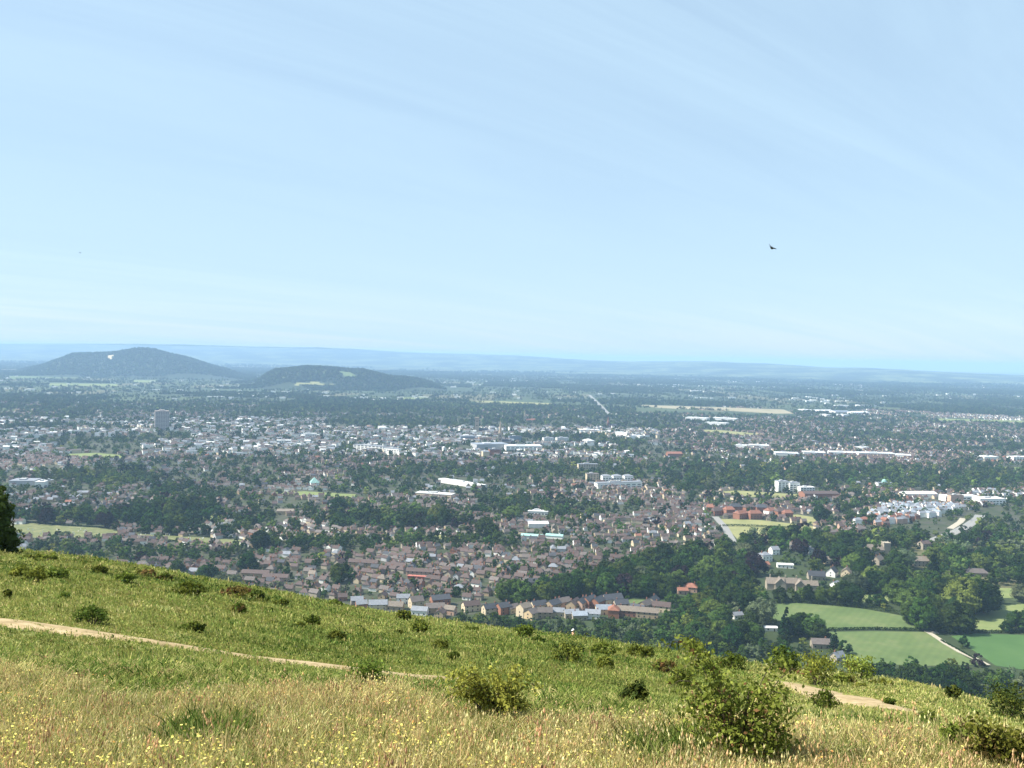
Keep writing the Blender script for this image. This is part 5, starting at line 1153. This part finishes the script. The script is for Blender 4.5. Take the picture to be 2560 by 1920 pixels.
# ------------------------------------------------------------------ shrubs on the hillside
BL = {'dark': leafmat('hawthorn_leaf', (.09, .115, .022), .3), 'mid': leafmat('scrub_leaf', (.125, .15, .026), .3), 'light': leafmat('bramble_leaf', (.21, .235, .045), .35), 'brown': leafmat('browned_leaf', (.14, .115, .035), .3), 'red': leafmat('reddish_leaf', (.17, .09, .04), .3), 'deep': leafmat('yew_leaf', (.034, .055, .014), .2)}
def shrub(u, v, wpx, hpx, kd, label, name='shrub', dens=1.0, dist=None, sprays=0, y_off=0.0):
    p = hill_at(u, v) if dist is None else np.array([ray(u, v)[0] / ray(u, v)[1] * dist, dist, 0.0])
    if dist is not None: p[2] = float(hill(p[0], p[1]))
    d = p[1]; w = wpx * d / FPX; h = hpx * d / FPX * .95 + .04
    r = np.random.default_rng(int(u * 7 + v)); t = thing(name, p, label, 'shrub', 0)
    ls = max(.016, .0016 * d) * (1 if d > 14 else 1.0); ncl = int(26 * dens) + 8
    V = []; mats = {'dark': ['dark', 'mid', 'deep'], 'mid': ['mid', 'dark', 'light'], 'light': ['light', 'mid', 'brown'], 'brown': ['brown', 'mid', 'red'], 'mix': ['mid', 'light', 'red'], 'deep': ['deep', 'dark', 'dark'], 'pale': ['light', 'light', 'mid']}[kd]
    nl = int(np.clip(2.0 * w * h / (ls * ls * 4.0) / ncl * 4.0, 30, 220)); st = MB(); Q = []; NR = []; MI = []
    for c in range(ncl):
        a = r.random() * 6.283; q = math.sqrt(r.random()) * .82; zc = h * (.12 + .72 * r.random() ** .8 * (1 - .35 * q)); C = np.array([math.cos(a) * q * w / 2, math.sin(a) * q * w / 2 * .8, zc])
        cr = min(w, h) * r.uniform(.13, .26); dd = r.normal(size=(nl, 3)); dd /= np.linalg.norm(dd, axis=1, keepdims=True)
        Q.append(C + dd * cr * r.uniform(.35, 1.1, (nl, 1)) * [1.15, 1.0, .9]); NR.append(dd + r.normal(size=(nl, 3)) * .5)
        MI.append(np.full(nl, r.choice(3, p=[.6, .27, .13])) if kd != 'mix' else r.choice(3, nl, p=[.60, .34, .06]))
        if c < 9: st.tube([(r.normal() * w * .04, r.normal() * w * .04, -.08), tuple(C * .55 + np.array([0, 0, -.1 * h])), tuple(C)], [.012 + .012 * w, .008 + .008 * w, .003], 5)
    for k_ in range(sprays):
        a = r.uniform(-2.8, -.3) if k_ % 2 else r.uniform(-3.6, .4); Ls = w * r.uniform(.45, .75); e = np.array([math.cos(a) * Ls, math.sin(a) * Ls * .5, h * r.uniform(.55, 1.1)]); m_ = e * [.5, .5, 1.05] + [0, 0, h * .12]
        pts = [np.zeros(3) * (1 - s_) ** 2 + 2 * s_ * (1 - s_) * m_ * 1.2 + s_ * s_ * e for s_ in np.linspace(0, 1, 7)]; st.tube([tuple(q_) for q_ in pts], list(np.linspace(.0045, .0012, 7)), 4)
        s_ = np.linspace(.2, 1, 90)[:, None]; L_ = 2 * s_ * (1 - s_) * m_ * 1.2 + s_ * s_ * e; Q.append(L_ + r.normal(size=(90, 3)) * ls * 1.8); NR.append(r.normal(size=(90, 3)) + [0, 0, .6]); MI.append(r.choice([0, 1, 2], 90, p=[.6, .32, .08]))
    Q = np.concatenate(Q); NR = np.concatenate(NR); MI = np.concatenate(MI); NR /= np.linalg.norm(NR, axis=1, keepdims=True); m = len(Q)
    Q[:, 2] = np.maximum(Q[:, 2], .01)
    a = np.cross(NR, r.normal(size=(m, 3))); a /= np.linalg.norm(a, axis=1, keepdims=True); b = np.cross(NR, a); s_ = ls * r.uniform(.6, 1.3, (m, 1))
    W_ = np.stack([Q - a * s_, Q - b * s_ * .55, Q + a * s_, Q + b * s_ * .55], 1).reshape(-1, 3)
    mobj('foliage', mesh_np('foliage', W_, np.arange(m * 4).reshape(m, 4), [BL[k_] for k_ in mats], MI), t); st.obj('stem', TRUNK, t)
    return t
SH = [(85, 1457, 66, 46, 'dark', 'dark shrub in the middle of three on the upper left slope'), (45, 1448, 50, 42, 'mid', 'shrub nearest the left edge among three on upper slope'), (142, 1452, 54, 36, 'mid', 'rightmost of three shrubs on the upper left slope'),
      (20, 1497, 18, 26, 'dark', 'small upright dark shrub near the left edge'), (160, 1500, 26, 18, 'mid', 'tiny shrub below three shrubs at upper left'),
      (100, 1408, 110, 26, 'mid', 'long low bush on the skyline beside the left edge tree'),
      (250, 1440, 44, 30, 'dark', 'rounded shrub on the skyline left of two brown ones'), (315, 1464, 58, 36, 'dark', 'dark shrub below the left skyline'), (362, 1450, 56, 32, 'brown', 'brownish shrub on the left skyline'), (410, 1458, 44, 26, 'brown', 'small brownish shrub right of the larger brownish one'),
      (470, 1497, 92, 46, 'mid', 'wide shrub on the skyline with dark right foot'), (585, 1496, 92, 34, 'brown', 'wide brownish bush on skyline left of centre'), (640, 1500, 50, 26, 'dark', 'dark shrub at right end of the brownish skyline bush'),
      (232, 1562, 88, 56, 'dark', 'large dark shrub just above the left footpath'), (490, 1585, 44, 32, 'dark', 'small dark shrub above the path left of centre'), (458, 1578, 26, 14, 'mid', 'low tuft shrub left of the small dark one'),
      (597, 1538, 34, 32, 'brown', 'small brown shrub midway up the slope'), (700, 1520, 50, 24, 'mid', 'low shrub on the skyline below estate houses'), (780, 1565, 40, 30, 'mid', 'shrub below the skyline left of centre'), (752, 1570, 20, 14, 'dark', 'tiny dark shrub beside the mid slope shrub'),
      (840, 1609, 52, 34, 'dark', 'dark shrub mid slope above the path'), (836, 1522, 44, 26, 'mid', 'shrub on the skyline under grey roofs'), (894, 1579, 24, 16, 'deep', 'tiny very dark round shrub mid slope'), (1008, 1556, 42, 36, 'mid', 'pointed shrub on skyline below the new estate'),
      (1050, 1590, 52, 44, 'mid', 'round shrub below skyline left of centre'), (997, 1592, 24, 18, 'dark', 'small dark shrub left of the round one'), (1313, 1602, 50, 48, 'mid', 'upright shrub on the skyline at centre'), (1180, 1584, 34, 18, 'dark', 'low dark shrub on the skyline before willows'), (1345, 1612, 34, 22, 'mid', 'small shrub right of the upright skyline shrub'),
      (1100, 1626, 48, 26, 'mid', 'low shrub mid slope at centre left'), (1134, 1652, 28, 26, 'dark', 'small dark shrub above the light bramble'), (950, 1640, 34, 16, 'mid', 'low shrub above the path at centre left'),
      (1420, 1657, 96, 60, 'dark', 'broad dark shrub hiding the lower part of the person'), (1510, 1640, 90, 38, 'mid', 'wide green shrub right of the person'), (1512, 1674, 50, 40, 'mid', 'thin leggy shrub right of the broad dark one'), (1600, 1650, 80, 40, 'mid', 'green shrub on the skyline right of centre'), (1660, 1684, 66, 40, 'brown', 'brownish shrub above the big foreground bush'),
      (1700, 1720, 60, 60, 'mid', 'green shrub left behind the big foreground bush'), (1583, 1763, 68, 66, 'deep', 'dark upright shrub with a pale bare stem below centre'), (1725, 1640, 64, 58, 'mid', 'hawthorn on the skyline above the foreground bush'),
      (1830, 1680, 84, 56, 'mid', 'loose shrub behind the top of foreground bush'), (1770, 1690, 60, 40, 'light', 'pale shrub behind the foreground bush'), (1960, 1694, 92, 96, 'mid', 'hawthorn left of three above the sandy path'), (2045, 1714, 100, 100, 'mid', 'middle hawthorn of three above the sandy path'), (2145, 1704, 90, 84, 'light', 'pale hawthorn right of three above the sandy path'), (2110, 1716, 60, 40, 'light', 'low pale shrub between two hawthorns by the path'),
      (2062, 1782, 86, 66, 'mid', 'shrub with dark foot standing on the sandy path'), (2205, 1720, 66, 24, 'mid', 'low spreading shrub before the dark stand'), (2222, 1764, 30, 18, 'dark', 'small dark shrub above the sandy path'), (2235, 1832, 38, 36, 'dark', 'small round shrub below the sandy path'), (2325, 1824, 58, 50, 'dark', 'dark shrub at the right end of the path'),
      (2383, 1755, 38, 52, 'deep', 'small dark juniper like shrub before right trees'), (2520, 1796, 116, 112, 'deep', 'large dark hawthorn at the right edge'), (2390, 1880, 100, 76, 'mid', 'loose bramble bush at lower right'), (2150, 1724, 40, 16, 'mid', 'low shrub under the pale hawthorn')]
for a in SH: shrub(*a)
shrub(1250, 1800, 210, 108, 'pale', 'light green hawthorn bush with arching sprays at centre foreground', dens=.6, sprays=14)
shrub(925, 1720, 90, 46, 'light', 'small light bramble with one arching spray by the path', dens=.3, sprays=6)
shrub(1840, 1908, 290, 262, 'mix', 'big foreground hawthorn bush with reddish leaf tips', dens=2.2, sprays=9)
shrub(2505, 1930, 170, 120, 'light', 'sprawling bramble at the lower right corner', dens=1.6, sprays=8)
# low scrub merging with the grass
def scrub_mesh(seed, mats, n, w, h, ls):
    r = np.random.default_rng(seed); q = r.normal(size=(n, 3)) * [w * .45, w * .45, h * .4]; q[:, 2] = np.abs(q[:, 2]); nr = r.normal(size=(n, 3)) + [-.3, 0, .7]; nr /= np.linalg.norm(nr, axis=1, keepdims=True)
    a = np.cross(nr, r.normal(size=(n, 3))); a /= np.linalg.norm(a, axis=1, keepdims=True); b = np.cross(nr, a); s_ = ls * r.uniform(.5, 1.3, (n, 1))
    return mesh_np('scrub', np.stack([q - a * s_, q - b * s_ * .5, q + a * s_, q + b * s_ * .5], 1).reshape(-1, 3), np.arange(n * 4).reshape(n, 4), mats, r.choice(len(mats), n))
SC = protos('scrub_clump', [scrub_mesh(1, [BL['mid'], BL['dark']], 150, .6, .30, .045), scrub_mesh(2, [BL['mid'], BL['light']], 150, .6, .22, .045), scrub_mesh(3, [BL['brown'], BL['mid']], 130, .5, .22, .04), scrub_mesh(4, [BL['dark'], BL['deep']], 150, .6, .34, .045)])
n = 9000; y = np.exp(rng.uniform(math.log(13), math.log(100), n)); x = rng.uniform(-.74, .74, n) * y
f = vnoise(x, y, 6.5, 121) * .5 + vnoise(x, y, 2.2, 122) * .35 + vnoise(x, y, .8, 123) * .15
keep = (f > .52) & (path_dist(x, y) > 2.0) & ~((x / y > .22) & (y < 45)); x, y, f = x[keep], y[keep], f[keep]; n = len(x)
pid = np.where(f > .66, rng.choice([0, 3], n, p=[.6, .4]), rng.choice([0, 1, 2], n, p=[.4, .42, .18])); sc_ = rng.uniform(.35, 1.0, n) * np.clip(f * 2.2 - .6, .4, 1.2) * np.clip(y / 26, .5, 1.7)
scatter('hillside_scrub', np.stack([x, y, hill(x, y) - .03], 1), pid, np.stack([n * [0.0], n * [0.0], rng.random(n) * 6.28], 1), np.stack([sc_, sc_, sc_ * .62], 1), SC, 'low ragged scrub merging with the grass of the slope', 'scrub')
# tree at the left edge on the crest
p = hill_at(-22, 1386); t = thing('yew_tree', p, 'dark tree cut by the left edge on the hill crest', 'tree')
d = p[1]; hh = 200 * d / FPX
mobj('crown', crown_mesh('crown', BL['deep'], [(hh * .02, .30 * hh), (hh * .2, .33 * hh), (hh * .5, .24 * hh), (hh * .8, .15 * hh), (hh, .03 * hh)], 70, 60, .10, 900), t)
MB().tube([(0, 0, -.3), (0, 0, hh * .4), (0, 0, hh * .85)], [.16, .11, .03], 7).obj('trunk', TRUNK, t)

# ------------------------------------------------------------------ the person behind the dark shrub
def person():
    d = ray(1433, 1600); best = None
    for pd_ in np.arange(66, 130, .5):
        x = d[0] / d[1] * pd_; z = float(hill(x, pd_)); vt = proj([[x, pd_, z + 1.80]])[1][0]
        if best is None or abs(vt - 1573) < best[0]: best = (abs(vt - 1573), pd_)
    pd_ = float(best[1]); x = d[0] / d[1] * pd_; z = float(hill(x, pd_)); print('PERSON', best, sil(1433))
    t = thing('person', (x, pd_, z), 'bare shouldered person in a white cap walking behind the dark shrub', 'person', R(-60))
    J = [((0, 0, .95), .13), ((0, .0, 1.12), .12), ((0, .01, 1.32), .145), ((0, .0, 1.48), .06), ((0, -.01, 1.55), .062), ((0, -.02, 1.64), .098), ((0, -.02, 1.73), .085)]
    E_ = [(0, 1), (1, 2), (2, 3), (3, 4), (4, 5), (5, 6)]
    def chain(root, pts):
        k = root
        for p_, r_ in pts: J.append((p_, r_)); E_.append((k, len(J) - 1)); k = len(J) - 1
        return k
    for s in (-1, 1):
        wr = chain(2, [((s * .18, .0, 1.40), .065), ((s * .24, .03, 1.12), .046), ((s * .25, -.10 * s, .92), .033), ((s * .255, -.12 * s, .84), .032)])
        for f in range(4): chain(wr, [((s * .25, -.12 * s - .03 + .02 * f, .77 - .006 * abs(f - 1.5)), .010), ((s * .245, -.13 * s - .03 + .02 * f, .71 - .008 * abs(f - 1.5)), .009)])
        chain(wr - 0, [((s * .25, -.165 * s, .83), .012), ((s * .245, -.185 * s, .78), .010)])
        chain(0, [((s * .10, .0, .86), .10), ((s * .10, -.10 * s, .50), .062), ((s * .10, -.02 * s + .05, .09), .042), ((s * .10, -.14 - .02 * s, .045), .036)])
    me = bpy.data.meshes.new('body'); me.from_pydata([j[0] for j in J], E_, []); b = mobj('body', me, t); me.materials.append(surf('skin', (.52, .30, .20), .08, 4))
    b.modifiers.new('skin', 'SKIN'); sv = me.skin_vertices[0].data
    for i, j in enumerate(J): sv[i].radius = (j[1], j[1]); 
    sv[0].use_root = True; sm = b.modifiers.new('smooth', 'SUBSURF'); sm.levels = 1; sm.render_levels = 1
    cap = MB().cone(0, -.02, 1.70, 1.77, .112, .105, 14).cone(0, -.02, 1.77, 1.82, .105, .06, 14); cap.add([(-.09, -.10, 1.705), (.09, -.10, 1.705), (.06, -.22, 1.69), (-.06, -.22, 1.69), (-.09, -.10, 1.72), (.09, -.10, 1.72), (.06, -.22, 1.703), (-.06, -.22, 1.703)], [(3, 2, 1, 0), (4, 5, 6, 7), (0, 1, 5, 4), (2, 3, 7, 6), (1, 2, 6, 5), (3, 0, 4, 7)])
    cap.obj('cap', surf('white_cotton', (.8, .8, .78), .05), t)
    MB().tube([(0, 0, 1.03), (0, 0, .92), (0, 0, .84)], [.155, .175, .165], 12).tube([(.1, 0, .86), (.1, -.06, .58)], [.115, .10], 10).tube([(-.1, 0, .86), (-.1, .06, .58)], [.115, .10], 10).obj('shorts', surf('navy_cotton', (.04, .05, .09)), t)
person()
# ------------------------------------------------------------------ two birds in the sky
BIRDM = surf('dark_plumage', (.05, .055, .065), .2, 6)
def bird(u, v, dist, span, label, bank):
    d = ray(u, v); P = np.array([0, 0, CZ]) + d / d[1] * dist; t = thing('bird', P, label, 'bird', R(60), 'birds in flight'); t.rotation_euler = (R(bank), R(8), R(60)); s = span
    MB().tube([(-.26 * s, 0, 0), (-.18 * s, 0, .01 * s), (0, 0, .015 * s), (.14 * s, 0, .02 * s), (.20 * s, 0, .03 * s), (.25 * s, 0, .025 * s), (.29 * s, 0, .02 * s)], [.02 * s, .06 * s, .09 * s, .075 * s, .06 * s, .03 * s, .006 * s], 8).obj('body', BIRDM, t, True)
    for q in (-1, 1):
        o = [(.18, .04, .03), (.20, .16, .09), (.10, .30, .13), (-.10, .29, .12), (-.20, .16, .08), (-.18, .04, .025)]
        V = [(x * s, q * y * s, z * s) for x, y, z in o] + [(x * s, q * y * s, (z - .012) * s) for x, y, z in o]; n = 6
        MB().add(V, [tuple(range(n)), tuple(range(2 * n - 1, n - 1, -1))] + [(i, i + n, (i + 1) % n + n, (i + 1) % n) for i in range(n)]).obj('wing', BIRDM, t)
    o = [(-.22, .03), (-.40, .09), (-.42, 0), (-.40, -.09), (-.22, -.03)]
    V = [(x * s, y * s, 0) for x, y in o] + [(x * s, y * s, -.01 * s) for x, y in o]
    MB().add(V, [(0, 1, 2, 3, 4), (9, 8, 7, 6, 5)] + [(i, i + 5, (i + 1) % 5 + 5, (i + 1) % 5) for i in range(5)]).obj('tail', BIRDM, t)
bird(1929, 620, 60, 1.0, 'larger dark bird flying in the right half of the sky', 35)
bird(200, 632, 150, .55, 'tiny dark bird flying in the left sky', 10)

# ------------------------------------------------------------------ haze over the plain
HZ = bpy.data.materials.new('haze'); HZ.use_nodes = True; hn = HZ.node_tree; hn.nodes.remove(hn.nodes['Principled BSDF'])
pv = hn.nodes.new('ShaderNodeVolumePrincipled'); pv.inputs['Color'].default_value = (.41, .62, .90, 1); pv.inputs['Density'].default_value = 8.2e-5; pv.inputs['Anisotropy'].default_value = 0.0
hn.links.new(pv.outputs[0], hn.nodes['Material Output'].inputs['Volume'])
tag(MB().box(-31000, 31000, -3000, 31000, -1.8, 285).obj('haze', HZ), 'pale blue haze lying over the whole plain', 'haze', kind='stuff')
